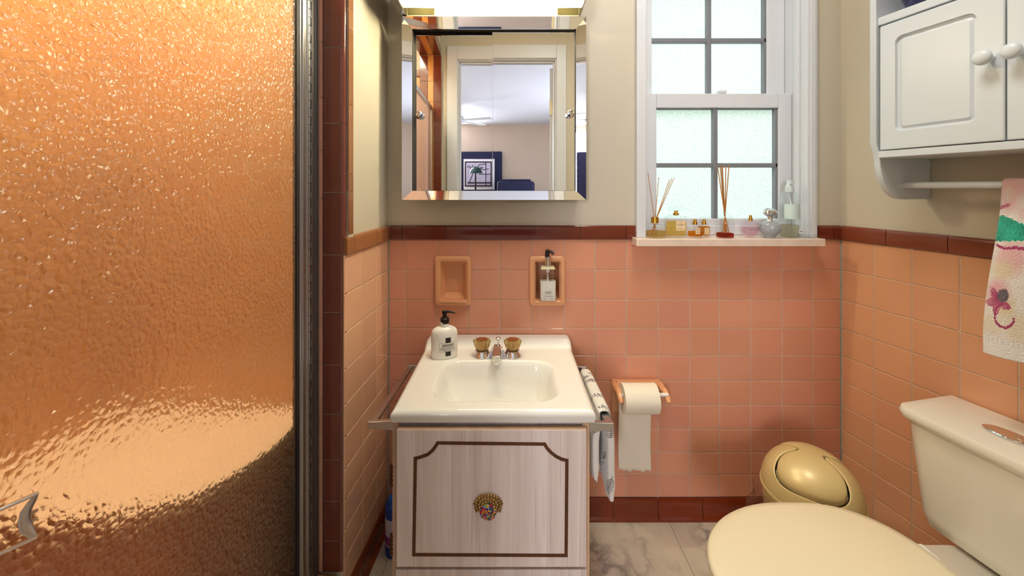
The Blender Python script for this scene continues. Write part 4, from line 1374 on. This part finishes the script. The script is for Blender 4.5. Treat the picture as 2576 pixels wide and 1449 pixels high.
# large perfume bottle
y_ = PD + .004
a0, a1, zt = X(1675, y_), X(1726, y_), pz(541)
t = thing('perfume_bottle', ((a0 + a1) / 2, y_, SZ), 'large rectangular perfume bottle of pale gold liquid with glass stopper', 'perfume')
rect_bottle(t, a0, a1, SZ, zt, .016, y_, M['glass'])
rect_bottle(t, a0 + .004, a1 - .004, SZ + .006, pz(556), .012, y_, M['liq_gold'], 'perfume_fill', .003, .003)
xm = (a0 + a1) / 2
mb = MB(); mb.lathe([(.0065, zt - .001), (.0105, zt + .002), (.0105, zt + .006), (.006, zt + .008), (.006, zt + .014), (.007, zt + .015)], (xm, y_, 0), 24); mb.build('neck', M['gold'], t, 40)
mb = MB(); mb.loft([sq_ring(xm, y_, .014, .009, .003, zt + .0155), sq_ring(xm, y_, .021, .011, .003, zt + .019), sq_ring(xm, y_, .021, .011, .003, zt + .026), sq_ring(xm, y_, .018, .009, .003, zt + .029)]); mb.build('stopper', M['glass'], t, 40)
lc = X(1707, y_)
mb = MB(); mb.box(lc - .0155, lc + .0155, y_ - .0172, y_ - .0165, pz(579), pz(555)); lb = mb.build('label', M['label_cream'], t)
yy = y_ - .0173
text('lettering', 'N\u00b05', .005, M['label_dark'], lb, (lc, yy, pz(559)))
text('lettering', 'CHANEL', .005, M['label_dark'], lb, (lc, yy, pz(564)), w=.024)
text('lettering', 'PARIS', .003, M['label_dark'], lb, (lc, yy, pz(568)), w=.008)
text('lettering', 'EAU DE PARFUM', .003, M['label_dark'], lb, (lc, yy, pz(575)), w=.025)

# two small amber bottles
def small_perfume(px0, px1, y, zt_px, fill_px, label, cap):
    x0, x1 = X(px0, y), X(px1, y); zt = pz(zt_px, y); xm = (x0 + x1) / 2
    t = thing('perfume_bottle', (xm, y, SZ), label, 'perfume', 'small amber perfume bottles')
    rect_bottle(t, x0, x1, SZ, zt, .0115, y, M['glass'], r=.005, sh=.005)
    rect_bottle(t, x0 + .0025, x1 - .0025, SZ + .005, pz(fill_px, y), .0085, y, M['liq_amber'], 'perfume_fill', .003, .002)
    m = MB(); m.lathe([(.0075, zt - .001), (.0075, zt + .008), (.005, zt + .0085), (.005, zt + .017), (.004, zt + .0175)], (xm, y, 0), 24); m.build('sprayer', M['gold'], t, 40)
    if cap:
        m = MB(); m.loft([sq_ring(xm, y, .010, .010, .003, zt + .001), sq_ring(xm, y, .0105, .0105, .003, zt + .022), sq_ring(xm, y, .009, .009, .003, zt + .024)]); m.build('cap', M['glass'], t, 40)
    lx_ = xm + .004; w = min(.0078, (x1 - x0) / 2 - .003)
    m = MB(); m.box(lx_ - w, lx_ + w, y - .0124, y - .0118, pz(588, y), pz(572, y)); lb = m.build('label', M['label_cream'], t)
    text('lettering', 'COCO', .0042, M['label_dark'], lb, (lx_, y - .0125, pz(575, y)), w=w * 1.6)
    text('lettering', 'MADEMOISELLE', .0022, M['label_dark'], lb, (lx_, y - .0125, pz(578.5, y)), w=w * 1.6)
    text('lettering', 'CHANEL', .0036, M['label_dark'], lb, (lx_, y - .0125, pz(583, y)), w=w * 1.7)
    text('lettering', 'PARIS', .002, M['label_dark'], lb, (lx_, y - .0125, pz(586, y)), w=w * .8)


small_perfume(1731, 1766, 1.342, 564, 581, 'small half-empty amber perfume bottle with bare gold sprayer at the sill edge', False)
small_perfume(1757, 1785, 1.378, 564, 569, 'small full amber perfume bottle with clear cap just behind the half-empty one', True)

# reed diffuser, centre
y_ = PD + .002; x_ = X(1824, y_)
t = thing('reed_diffuser', (x_, y_, SZ), 'domed clear reed diffuser with a layer of red oil and tall reeds at mid sill', 'reed diffuser', 'reed diffusers on the sill')
r_ = 21 * ppm
mb = MB(); mb.lathe([(r_ - .002, SZ), (r_, SZ + .002), (r_, pz(562)), (r_ * .95, pz(552)), (r_ * .75, pz(543)), (.010, pz(537)), (.0075, pz(534)), (.0075, pz(529)), (.0085, pz(528))], (x_, y_, 0), 36); mb.build('bottle', M['glass'], t, 50)
mb = MB(); mb.lathe([(r_ - .003, SZ + .002), (r_ - .0018, SZ + .003), (r_ - .0018, pz(586.5)), (.001, pz(586.5))], (x_, y_, 0), 32); mb.build('oil', M['liq_red'], t, 40)
for i, (a, b) in enumerate(((1805, 418), (1815, 417), (1817, 415), (1826, 418), (1834, 415), (1812, 420))):
    top = at(a, b, y_ - .004 + .002 * i); mid = (x_ + (top[0] - x_) * .12, y_ + .001 * (i - 2), pz(534)); bot = (x_ - (top[0] - x_) * .45, y_ + .002 * (i - 2), SZ + .006)
    mb = MB(); mb.tube([bot, mid, top], .0017, 6); mb.build('reed', M['reed'], t, 60)
text('lettering', 'fresh linen', .003, M['label_dark'], t, (x_ - .014, y_ - r_ - .0006 + .004, pz(566)), w=.010)

# round pink bottle
y_ = PD - .004; x_ = X(1888, y_); R0 = 22.3 * y_ / F; zc = SZ + R0 * .99
t = thing('perfume_bottle', (x_, y_, SZ), 'flat round pink perfume bottle with gold sprayer and black name', 'perfume')
def disc(m, R, h, zc):
    rings = []
    for r, yy in ((R * .8, h), (R * .95, h * .8), (R, h * .3), (R, -h * .3), (R * .95, -h * .8), (R * .8, -h)):
        rings.append([(x_ + r * cos(2 * pi * j / 48), y_ + yy, max(SZ, zc + r * sin(2 * pi * j / 48))) for j in range(48)])
    m.loft(rings)
mb = MB(); disc(mb, R0, .011, zc); mb.build('bottle', M['glass_pink'], t, 40)
mb = MB()
rings = []
for r, yy in ((R0 * .82, .007), (R0 * .86, 0), (R0 * .82, -.007)):
    rings.append([(x_ + r * cos(2 * pi * j / 48), y_ + yy, min(pz(571), zc + r * sin(2 * pi * j / 48))) for j in range(48)])
mb.loft(rings); mb.build('perfume_fill', M['liq_pink'], t, 40)
zt = zc + R0 * .97
mb = MB(); mb.lathe([(.0062, zt - .003), (.0062, zt + .008), (.0045, zt + .0085), (.0045, zt + .0165), (.003, zt + .017)], (x_, y_, 0), 24); mb.build('sprayer', M['gold'], t, 40)
text('lettering', 'CHANEL', .005, M['label_dark'], t, (x_, y_ - .0113, pz(576.5, y_)), w=.0235)

# cut glass bottle with silver mushroom stopper
y_ = PD - .006; x_ = X(1937, y_)
t = thing('perfume_bottle', (x_, y_, SZ), 'cut glass scent bottle with a silver mushroom-shaped stopper', 'perfume')
cut = pbr('cut crystal', srgb(206, 210, 216), .12, trans=.55, ior=1.4)
rings = []
cp = [(.0, .017), (.004, .0165), (.010, .022), (.022, .0305), (.032, .0322), (.043, .029), (.051, .021), (.056, .011)]
def cut_r(z):
    for (a, ra), (b, rb) in zip(cp, cp[1:]):
        if z <= b: return lerp(ra, rb, (z - a) / (b - a))
    return cp[-1][1]
for k in range(25):
    z = .056 * k / 24; r = cut_r(z)
    rings.append([(x_ + r * (1 + (.016 if (j + k) % 2 else -.016) * (2 < k < 22)) * cos(2 * pi * j / 44), y_ + r * (1 + (.016 if (j + k) % 2 else -.016) * (2 < k < 22)) * sin(2 * pi * j / 44), SZ + z) for j in range(44)])
mb = MB(); mb.loft(rings); mb.build('bottle', cut, t)
mb = MB(); mb.lathe([(.0115, SZ + .0545), (.0085, SZ + .058), (.008, SZ + .069), (.0095, SZ + .072)], (x_, y_, 0), 24); mb.build('neck', M['chrome'], t, 50)
z0 = SZ + .072
mb = MB(); rings = []
for r, z in ((.008, 0), (.015, .003), (.0215, .009), (.0225, .013), (.0205, .018), (.015, .0225), (.008, .025), (.001, .026)):
    rings.append([(x_ + r * (1 + .02 * (j % 2) * (z > .014)) * cos(2 * pi * j / 36), y_ + r * sin(2 * pi * j / 36), z0 + z + (.0008 * (j % 3) if z > .014 else 0)) for j in range(36)])
mb.loft(rings); mb.build('stopper', M['chrome'], t, 30)

# spray bottle
y_ = PD + .006; x_ = X(1986, y_)
t = thing('spray_bottle', (x_, y_, SZ), 'tall clear plastic spray bottle with white pump at right end of the sill', 'spray bottle')
r_ = 21.5 * y_ / F
mb = MB(); mb.lathe([(r_ - .003, SZ), (r_, SZ + .003), (r_, pz(497)), (r_ * .9, pz(489)), (r_ * .6, pz(484)), (.011, pz(482)), (.011, pz(480))], (x_, y_, 0), 40); mb.build('bottle', M['plastic_clear'], t, 50)
mb = MB(); mb.lathe([(r_ - .004, SZ + .003), (r_ - .002, SZ + .006), (r_ - .002, pz(566)), (.001, pz(566))], (x_, y_, 0), 32); mb.build('liquid', M['liq_pale'], t, 40)
mb = MB(); mb.lathe([(.0135, pz(483)), (.0135, pz(470)), (.012, pz(469)), (.0085, pz(464)), (.0078, pz(453)), (.004, pz(452))], (x_, y_, 0), 28)
mb.box(x_ - .0065, x_ + .0065, y_ - .016, y_, pz(464), pz(452.5)); mb.build('sprayer', M['frost_white'], t, 40)
mb = MB(); mb.tube([(x_, y_, pz(483)), (x_ + .004, y_, pz(505)), (x_ + .009, y_, pz(525)), (x_ + .012, y_, pz(590))], .002, 8); mb.build('dip_tube', M['frost_white'], t, 60)
mb = MB()
mb.grid(20, 4, lambda i, j: (x_ + (r_ + .0005) * cos(radians(205 + 130 * i)), y_ + (r_ + .0005) * sin(radians(205 + 130 * i)), lerp(pz(550), pz(513), j)))
mb.build('label', pbr('pale mint label', srgb(206, 226, 222), .5), t, 60)
bxm = X(2001, y_)
mb = MB(); mb.box(bxm - .006, bxm + .006, y_ - r_ * .86 - .0006, y_ - r_ * .86, pz(585), pz(577)); lb = mb.build('price_sticker', M['white_plastic'], t)
text('lettering', '188', .006, M['label_dark'], lb, (bxm, y_ - r_ * .86 - .0008, pz(581)), w=.008)

# little clear dish at the far right of the sill
y_ = 1.338; x_ = X(2031, y_)
mb = MB(); mb.loft([sq_ring(x_, y_, .026, .012, .004, SZ), sq_ring(x_, y_, .028, .0135, .004, SZ + .012), sq_ring(x_, y_, .026, .012, .004, SZ + .012), sq_ring(x_, y_, .024, .010, .004, SZ + .003)])
tag(mb.build('glass_dish', M['glass'], None, 40), 'small low clear glass dish at the right end of the sill', 'dish')

# ------------------------------------------------------------------ spray can on the floor left of the vanity
ax, ay = -.366, 1.245
t = thing('spray_can', (ax, ay, 0), 'blue and white air freshener can on the floor between vanity and left wall', 'spray can')
mb = MB(); mb.lathe([(.028, 0.0), (.030, .002), (.030, .148), (.028, .152), (.02, .158)], (ax, ay, 0), 36); mb.build('can', M['blue'], t, 40)
mb = MB(); mb.lathe([(.0304, .034), (.0304, .118)], (ax, ay, 0), 36, cap=False); lb = mb.build('label', pbr('white label', srgb(215, 215, 225), .35), t, 40)
mb = MB(); mb.lathe([(.0307, .040), (.0307, .066)], (ax, ay, 0), 36, cap=False); mb.build('flower_band', M['purple'], lb, 40)
mb = MB(); mb.lathe([(.021, .158), (.021, .168), (.014, .176), (.009, .180), (.0085, .194), (.004, .196)], (ax, ay, 0), 28); mb.build('cap', pbr('bright blue cap', srgb(20, 90, 190), .3), t, 40)

# ------------------------------------------------------------------ shower
SX, SB, HEAD = -1.2, DW + .03, 2.12                 # far wall, near end, underside of the header
def DR(p):
    """shower door frame: u toward the doorway from the end of the left wall, n into the room"""
    u, n, z = p
    return (-.514 + (-KL * u + n) / nl_, SH_D + (-u - KL * n) / nl_, z)
def uD(d): return (SH_D - d) * nl_
UEND = uD(SB)
PEACH = srgb(208, 144, 78)
hrow = [.12 + .108 * i for i in range(18)]
sh = anchor('wall_shower', (SX, .4, 0))
mb = MB()
mb.box(SX - .1, SX, SB - .2, SH_D + .16, 0, CEIL)
mb.box(SX - .1, -.5, SH_D + .035, SH_D + .16, 0, CEIL)
mb.box(SX - .1, -.59, SB - .10, SB - .005, 0, CEIL)
mb.build('plaster', M['plaster'], sh)
mb = MB(lambda p: (SX + p[1] + .004, p[0], p[2]))
ys = [SB + .108 * i for i in range(14)]
ys = [y for y in ys if y < SH_D + .03] + [SH_D + .034]
tiles(mb, ys, hrow, PEACH)
mb.box(SB, SH_D + .034, -.004, -.0016, .1, hrow[-1], 1)
mb.build('tile_panel', [M['tile'], M['grout']], sh)
xs = [SX + .006 + .108 * i for i in range(9)]
xs = [x for x in xs if x < -.53] + [-.52]
for y, sg in ((SH_D + .0345, -1), (SB - .0045, 1)):
    mb = MB(lambda p, y=y, sg=sg: (p[0], y + sg * p[1], p[2]))
    xx = xs if sg < 0 else [x for x in xs if x < -.62] + [-.60]
    mb2 = mb
    tiles(mb2, xx, hrow, PEACH)
    mb2.box(xx[0], xx[-1], -.004, -.0016, .1, hrow[-1], 1)
    mb2.build('tile_panel', [M['tile'], M['grout']], sh)
mb = MB()
mb.box(SX, SX + .012, SB, SH_D + .03, hrow[-1], hrow[-1] + .05, 0, BROWN); mb.box(SX, -.54, SH_D + .022, SH_D + .034, hrow[-1], hrow[-1] + .05, 0, BROWN); mb.box(SX, -.62, SB - .004, SB + .008, hrow[-1], hrow[-1] + .05, 0, BROWN)
mb.build('cap_trim', M['tile_brown'], sh, bevel=.004)
mb = MB(); mb.box(SX, -.52, SB, SH_D + .034, .0, .05)
mb.build('shower_floor', pbr('shower pan', srgb(214, 170, 140), .4, vary=.1), sh)
mb = MB(); mb.prism([(SX + .005, 1.083), (-.565, 1.083), (-.565, .94), (-.60, .85), (-.66, .78), (-.78, .74), (-1.0, .725), (SX + .005, .72)], .05, .505, lambda p, z: (p[0], p[1], z))
mb.build('bench_front', pbr('bench side', srgb(206, 138, 98), .25), sh, bevel=.004)
mb = MB(); mb.prism([(SX + .005, 1.084), (-.563, 1.084), (-.563, .935), (-.595, .842), (-.655, .770), (-.775, .73), (-1.0, .715), (SX + .005, .71)], .506, .54, lambda p, z: (p[0], p[1], z))
mb.build('bench', pbr('pale ledge', srgb(244, 212, 176), .3), sh, bevel=.006)

# curb, header and near jamb of the shower opening
mb = MB(DR)
mb.box(.0, UEND, -.07, .055, 0, jz[-1] - .001)
struct(mb.build('trim_5', M['curb'], None, bevel=.006))
mb = MB(DR)
cl = [UEND * i / 12 for i in range(13)]
for a, b in zip(cl, cl[1:]):
    for n0, n1 in ((.012, .066),):
        c = jitter(BROWN2, .06)
        mb.box(a + .001, b - .001, .012, .066, HEAD - .006, HEAD, 0, c)
        mb.box(a + .001, b - .001, .0625, .068, HEAD - .006, HEAD + .05, 0, c)
    mb.box(a + .001, b - .001, -.03, .011, HEAD - .006, HEAD, 0, jitter(PEACH, .05))
    mb.box(a + .001, b - .001, -.09, -.031, HEAD - .006, HEAD, 0, jitter(BROWN2, .05))
mb.box(0, UEND, -.088, .064, HEAD - .001, CEIL, 1)
struct(mb.build('wall_header', [M['tile_brown'], M['plaster']], None, bevel=.0015))
mb = MB(DR)
zz = [jz[-1]] + [.25 + .152 * i for i in range(12)] + [HEAD - .007]
for a, b in zip(zz, zz[1:]):
    c = jitter(BROWN, .06)
    mb.box(UEND - .005, UEND + .0, .012, .068, a + .001, b - .001, 0, c)
    mb.box(UEND + .002, UEND + .03, .0625, .068, a + .001, b - .001, 0, c)
    mb.box(UEND - .004, UEND + .0, -.03, .011, a + .001, b - .001, 0, jitter(PEACH, .05))
    mb.box(UEND - .005, UEND + .0, -.09, -.031, a + .001, b - .001, 0, jitter(BROWN, .05))
mb.box(UEND, UEND + .12, -.088, .064, 0, HEAD, 1)
struct(mb.build('wall_jamb', [M['tile_brown'], M['plaster']], None, bevel=.0015))

sd = thing('shower_door', DR((.6, 0, jz[-1])), 'hammered glass shower door in an aluminium frame along the left of the bathroom', 'shower door')
uu = lambda d: uD(d)
DB, DT = jz[-1] + .004, 1.70
mb = MB(DR)
for k, (a, b, n) in enumerate(((uu(1.0476), uu(1.043), .006), (uu(1.043), uu(1.039), .002), (uu(1.039), uu(1.033), .0055), (uu(1.033), uu(1.028), .002), (uu(1.028), uu(1.0165), .0045))):
    mb.box(a, b, -.016, n, DB, DT + .03)
mb.build('jamb_channel', M['alu_dark'], sd, bevel=.0006)
mb = MB(DR); 
zk = DB; i = 0
mb.box(uu(1.0165), uu(.9985), -.012, -.001, DB, DT)
while zk < DT - .03:
    rr2 = [(uu(1.0075) + .0052 * cos(a), .0 + .0052 * sin(a)) for a in [2 * pi * j / 12 for j in range(12)]]
    mb.prism(rr2, zk, zk + .0195, lambda p, z: (p[0], p[1], z))
    if i % 2: mb.box(uu(1.0165), uu(1.0075), .0, .003, zk, zk + .0195)
    else: mb.box(uu(1.0075), uu(.9985), .0, .003, zk, zk + .0195)
    zk += .021; i += 1
mb.build('piano_hinge', M['alu_dark'], sd, 40)
mb = MB(DR)
for a, b, n in ((.9985, .994, .007), (.994, .975, .0045), (.975, .972, .008), (.972, .9655, .0045)):
    mb.box(uu(a), uu(b), -.014, n, DB, DT)
mb.build('stile', M['brushed'], sd, bevel=.0008)
mb = MB(DR); mb.box(uu(.9655), uu(.955), -.010, .003, DB, DT); mb.build('gasket', M['rubber'], sd)
mb = MB(DR); mb.box(uu(.9985), UEND - .03, -.014, .006, DT, DT + .032); mb.build('top_rail', M['brushed'], sd, bevel=.0015)
mb = MB(DR); mb.box(UEND - .045, UEND - .012, -.014, .006, DB, DT + .032); mb.build('latch_stile', M['brushed'], sd, bevel=.0015)
mb = MB(DR); mb.box(uu(.9985), UEND - .045, -.014, .006, DB - .003, DB + .03); mb.build('bottom_rail', M['brushed'], sd, bevel=.0015)
mb = MB(DR); mb.box(uu(.957), UEND - .04, -.006, -.001, DB + .025, DT + .004)
mb.m[3] = 1                                          # patterned side faces the room, the back is smooth
mb.build('glass_panel', [M['glass_back'], M['hammered']], sd)
# pull handle: two rods from a wavy bracket
def hpnt(px, py, n=.03):
    r = (px - CX) / F
    # intersect the view column with the plane n in front of the glass
    for k in range(1):
        A = -.514 - KL * SH_D; d = (A + n * nl_) / (r - KL)
    return (X(px, d), d, Z(py, d))
hd = MB()
for pa, pb in (((94, 1241), (2, 1281)), ((90, 1352), (2, 1392))):
    a, b = Vector(hpnt(*pa)), Vector(hpnt(*pb)); dv = (b - a)
    p2 = a + dv * 2.6; gl = Vector((-nl_ * .03, 0, 0))
    hd.tube([a, b, p2, a + dv * 3.1 + gl * .4, a + dv * 3.25 + gl * .95], .0021, 12)
h = hd.build('handle', M['chrome'], sd, 60)
mb = MB()
mb.tube([hpnt(93, 1242, .03), hpnt(80, 1262, .028), hpnt(66, 1284, .026), hpnt(62, 1308, .025), hpnt(68, 1330, .027), hpnt(88, 1350, .03)], .006, 12, flat=.35, rr=[.0025, .0052, .0062, .0065, .0062, .003], up=(0, 1, 0))
mb.tube([hpnt(66, 1300, .026), hpnt(88, 1286, .020), hpnt(92, 1284, .0)], .002, 8)
mb.tube([hpnt(66, 1318, .026), hpnt(86, 1306, .020), hpnt(90, 1304, .0)], .002, 8)
mb.build('handle_bracket', M['brushed'], h, 60)

# ------------------------------------------------------------------ the doorway behind the camera and the bedroom beyond (seen in the mirror)
ox0, ox1, oz1 = -.408, .3294, 2.091
mb = MB()
for a, b, c, d in minus(-.60, 1.75, 0, CEIL, [(ox0 - .012, ox1 + .012, -1, oz1 + .012)]): mb.box(a, b, DW - .12, DW, c, d)
struct(mb.build('wall_front', M['plaster']))
dc = anchor('door_1', (0, DW, 0))
mb = MB()
for y0, y1 in ((DW, DW + .018), (DW - .138, DW - .12)):
    mb.box(ox0 - .078, ox0, y0, y1, 0, oz1 + .10); mb.box(ox1, ox1 + .072, y0, y1, 0, oz1 + .10); mb.box(ox0, ox1, y0, y1, oz1, oz1 + .10)
mb.box(ox0 - .011, ox0 + .008, DW - .12, DW, 0, oz1); mb.box(ox1 - .008, ox1 + .011, DW - .12, DW, 0, oz1); mb.box(ox0, ox1, DW - .12, DW, oz1 - .008, oz1 + .011)
mb.box(ox0 + .008, ox0 + .02, DW - .07, DW - .03, 0, oz1); mb.box(ox1 - .02, ox1 - .008, DW - .07, DW - .03, 0, oz1); mb.box(ox0, ox1, DW - .07, DW - .03, oz1 - .022, oz1 - .008)
mb.build('casing', M['white_paint'], dc, bevel=.003)
ha = radians(9)
def LEAF(p):
    x, y = p[0] - (ox1 - .001), p[1] - (DW - .145)
    return (ox1 - .001 + x * cos(ha) - y * sin(ha), DW - .145 + x * sin(ha) + y * cos(ha), p[2])
mb = MB(LEAF); mb.box(ox1 - .035, ox1 - .001, DW - .88, DW - .145, .012, oz1 - .025)
lf = mb.build('door_leaf', M['white_paint'], dc, bevel=.002)
mb = MB(LEAF); mb.box(ox1 - .0375, ox1 - .010, DW - .1445, DW - .140, 1.70, 1.82); mb.box(ox1 - .0375, ox1 - .010, DW - .1445, DW - .140, .25, .37)
mb.build('hinge', pbr('brass hinge', srgb(180, 170, 150), .35, .8), lf, bevel=.001)

BX0, BX1, BY = -2.6, 2.2, -5.45
mb = MB(); mb.box(BX0, BX1, BY - .1, BY, 0, CEIL); mb.box(BX0 - .1, BX0, BY - .1, DW - .12, 0, CEIL); mb.box(BX1, BX1 + .1, BY - .1, DW - .12, 0, CEIL)
mb.box(BX0, -.60, DW - .24, DW - .121, 0, CEIL); mb.box(1.75, BX1, DW - .24, DW - .121, 0, CEIL)
struct(mb.build('wall_bedroom', M['beige']))
mb = MB(); mb.box(BX0, BX1, BY, DW - .12, -.05, 0); struct(mb.build('floor_bedroom', M['carpet']))
mb = MB(); mb.box(BX0, BX1, BY, DW - .12, CEIL - .01, CEIL + .05); struct(mb.build('ceiling_bedroom', M['bed_ceiling']))


def mpt(px, py, y):
    """place on the mirror's line of sight at depth y behind the doorway"""
    vd = 2 * 1.318 - y
    return ((px - CX) / F * vd, y, HC - (py - HY) / F * vd)


def mrect(m, px0, px1, py0, py1, y0, y1):
    a = mpt(px0, py1, y1); b = mpt(px1, py0, y1)
    m.box(a[0], b[0], y0, y1, a[2], b[2])


t = thing('headboard', (-.4, BY + .06, 0), 'tall navy upholstered headboard against the beige bedroom wall', 'headboard')
mb = MB(); a = mpt(1090, 478, BY + .08); b = mpt(1263, 381, BY + .08)
mb.box(a[0], b[0], BY + .002, BY + .08, .3, b[2]); mb.build('panel', M['navy'], t, bevel=.02)
mb = MB(); mb.box(a[0], a[0] + .08, BY + .01, BY + .07, 0, .3); mb.build('leg', M['dark'], t)
mb = MB(); mb.box(b[0] - .08, b[0], BY + .01, BY + .07, 0, .3); mb.build('leg', M['dark'], t)
t = thing('bed', (.2, -4.6, 0), 'bed with navy cover in front of the headboard', 'bed')
a = mpt(1250, 478, -4.4); b = mpt(1345, 450, -4.4)
mb = MB(); mb.box(a[0], b[0], -5.3, -4.4, .55, b[2] - .04); mb.build('mattress', M['navy'], t, bevel=.05, bseg=4)
mb = MB(); mb.box(a[0] + .02, b[0] - .02, -5.28, -4.42, .12, .55); mb.build('bed_frame', M['dark'], t)
mb = MB(); mb.box(a[0] + .05, b[0] - .05, -5.2, -4.75, b[2] - .04, b[2]); mb.build('pillow', M['navy'], t, bevel=.018, bseg=3)
py_ = BY + .12
t = thing('framed_picture', mpt(1205, 478, py_), 'framed winter tree drawing with wide white mat in the bedroom', 'picture')
mb = MB(); mrect(mb, 1166, 1244, 400, 477, py_ - .03, py_); mb.build('mat', pbr('white mat', srgb(236, 232, 236), .6), t)
mb = MB(); mrect(mb, 1169, 1237, 406, 469, py_, py_ + .012); fr = mb.build('frame', M['dark'], t)
mb = MB(); mrect(mb, 1172, 1234, 409, 466, py_ + .012, py_ + .014); mb.build('drawing', pbr('lilac paper', srgb(196, 186, 206), .6, vary=.2, vscale=6), fr)
ink = pbr('drawing ink', srgb(60, 54, 70), .6)
mb = MB()
for seg in (((1180, 460), (1190, 435), (1188, 415)), ((1189, 435), (1200, 424), (1216, 420)), ((1190, 428), (1180, 418), (1174, 420)), ((1198, 425), (1206, 414), (1222, 412)), ((1206, 423), (1218, 427), (1230, 424))):
    mb.tube([mpt(x, y, py_ + .015) for x, y in seg], .008, 6)
mrect(mb, 1221, 1223, 409, 466, py_ + .014, py_ + .018); mrect(mb, 1204, 1234, 437, 439, py_ + .014, py_ + .018)
mrect(mb, 1176, 1234, 458, 462, py_ + .014, py_ + .017)
mb.build('ink_lines', ink, fr)
# bedroom table lamp in front of the picture
ly = -4.9; lc = mpt(1196, 466, ly)
t = thing('table_lamp', (lc[0], ly, .9), 'dark table lamp with green shade on the night table', 'table lamp')
z0, z1 = .9, mpt(1196, 432, ly)[2]
mb = MB(); mb.lathe([(.09, z0), (.08, z0 + .03), (.02, z0 + .05), (.012, z1), (.002, z1)], (lc[0], ly, 0), 20); mb.build('base', M['dark'], t, 40)
mb = MB(); mb.lathe([(.14, z1 - .03), (.11, z1 + .04), (.05, z1 + .09), (.01, z1 + .1)], (lc[0], ly, 0), 24); mb.build('shade', pbr('green glass shade', srgb(12, 50, 42), .2), t, 40)
t = thing('night_table', (lc[0], ly, 0), 'dark night table under the table lamp', 'table')
mb = MB(); mb.box(lc[0] - .25, lc[0] + .25, ly - .2, ly + .2, .87, .8995); mb.build('top', M['dark'], t)
for sx in (-1, 1):
    for sy in (-1, 1):
        mb = MB(); mb.box(lc[0] + sx * .22 - .02, lc[0] + sx * .22 + .02, ly + sy * .17 - .02, ly + sy * .17 + .02, 0, .87); mb.build('leg', M['dark'], t)
# ceiling fan
fy = -3.6; fxc = mpt(1150, 280, fy)
t = thing('ceiling_fan', (fxc[0], fy, CEIL - .01), 'white ceiling fan on the bedroom ceiling', 'ceiling fan')
mb = MB(); mb.lathe([(.06, -.02), (.02, -.03), (.02, -.16), (.1, -.18), (.11, -.27), (.05, -.3), (.001, -.31)], (fxc[0], fy, CEIL + .009), 28); mb.build('motor', M['white_paint'], t, 40)
for k in range(5):
    a = radians(20 + 72 * k); ca, sa = cos(a), sin(a)
    mb = MB()
    pts = [(.1, -.05), (.6, -.07), (.62, 0), (.6, .07), (.1, .05)]
    mb.prism([(fxc[0] + u * ca - v * sa, fy + u * sa + v * ca) for u, v in pts], CEIL - .24, CEIL - .23, lambda p, z: (p[0], p[1], z)); mb.build('blade', M['white_paint'], t)

# ------------------------------------------------------------------ light
def area(name, loc, rot, sx, sy, e, col):
    l = bpy.data.lights.new(name, 'AREA'); l.shape = 'RECTANGLE'; l.size = sx; l.size_y = sy; l.energy = e; l.color = col
    o = bpy.data.objects.new(name, l); C.objects.link(o); o.location = loc; o.rotation_euler = rot
    return o


area('daylight_outside_window', (.75, 2.3, 1.6), (radians(-90), 0, 0), 1.6, 1.6, 17, (.95, .98, .97))
area('bedroom_side_fill', (2.1, -2.6, 1.5), (0, radians(90), 0), 1.6, 1.6, 75, (.80, .85, 1))  # added fill from the bedroom side wall; no window is built there
area('bedroom_far_fill', (-1.57, BY + .03, 1.5), (radians(90), 0, 0), 1.0, 1.5, 150, (.92, .92, 1))  # added fill through the doorway onto the vanity front, outside the mirror's view
area('bathroom_overhead_fill', (.36, .72, CEIL - .03), (0, 0, 0), .4, .4, 9, (1, .96, .88))  # added overhead fill to brighten walls and floor; no fitting is known here
area('shower_overhead_fill', (-.86, .74, CEIL - .03), (0, 0, 0), .5, .45, 19.5, (1, .91, .70))  # added fill that brightens the tiles behind the shower glass; no fixture

w = bpy.data.worlds.new('World'); bpy.context.scene.world = w; w.use_nodes = True
nt = w.node_tree; bgn = nt.nodes['Background']
tc = nt.nodes.new('ShaderNodeTexCoord'); sp_ = nt.nodes.new('ShaderNodeSeparateXYZ'); rp = nt.nodes.new('ShaderNodeValToRGB')
nt.links.new(tc.outputs['Generated'], sp_.inputs[0])
mr = nt.nodes.new('ShaderNodeMapRange'); mr.inputs['From Min'].default_value = -1; mr.inputs['From Max'].default_value = 1
nt.links.new(sp_.outputs['Z'], mr.inputs['Value']); nt.links.new(mr.outputs[0], rp.inputs['Fac'])
e = rp.color_ramp.elements
e[0].position = .42; e[0].color = srgb(170, 190, 140); e[1].position = .56; e[1].color = srgb(226, 240, 244)
nt.links.new(rp.outputs[0], bgn.inputs['Color']); bgn.inputs['Strength'].default_value = 1.0

# ------------------------------------------------------------------ camera and view
cam = bpy.data.cameras.new('camera'); co = bpy.data.objects.new('camera', cam); C.objects.link(co)
co.location = (0, 0, HC); co.rotation_euler = (radians(90), 0, 0)
cam.sensor_fit = 'HORIZONTAL'; cam.sensor_width = 36; cam.lens = 36 * F / 2576
cam.shift_x = 0; cam.shift_y = -(724.5 - HY) / 2576
cam.clip_start = .01
sc = bpy.context.scene
sc.camera = co
sc.view_settings.view_transform = 'Standard'; sc.view_settings.look = 'None'; sc.view_settings.gamma = 1
sc.view_settings.use_curve_mapping = False
sc.view_settings.exposure = 0.5
sc.cycles.use_denoising = True
sc.cycles.max_bounces = 7; sc.cycles.diffuse_bounces = 3; sc.cycles.glossy_bounces = 4; sc.cycles.transmission_bounces = 6
sc.cycles.caustics_reflective = False; sc.cycles.caustics_refractive = False
sc.cycles.use_adaptive_sampling = True; sc.cycles.adaptive_threshold = .035; sc.cycles.transparent_max_bounces = 16
sc.cycles.sample_clamp_indirect = 6
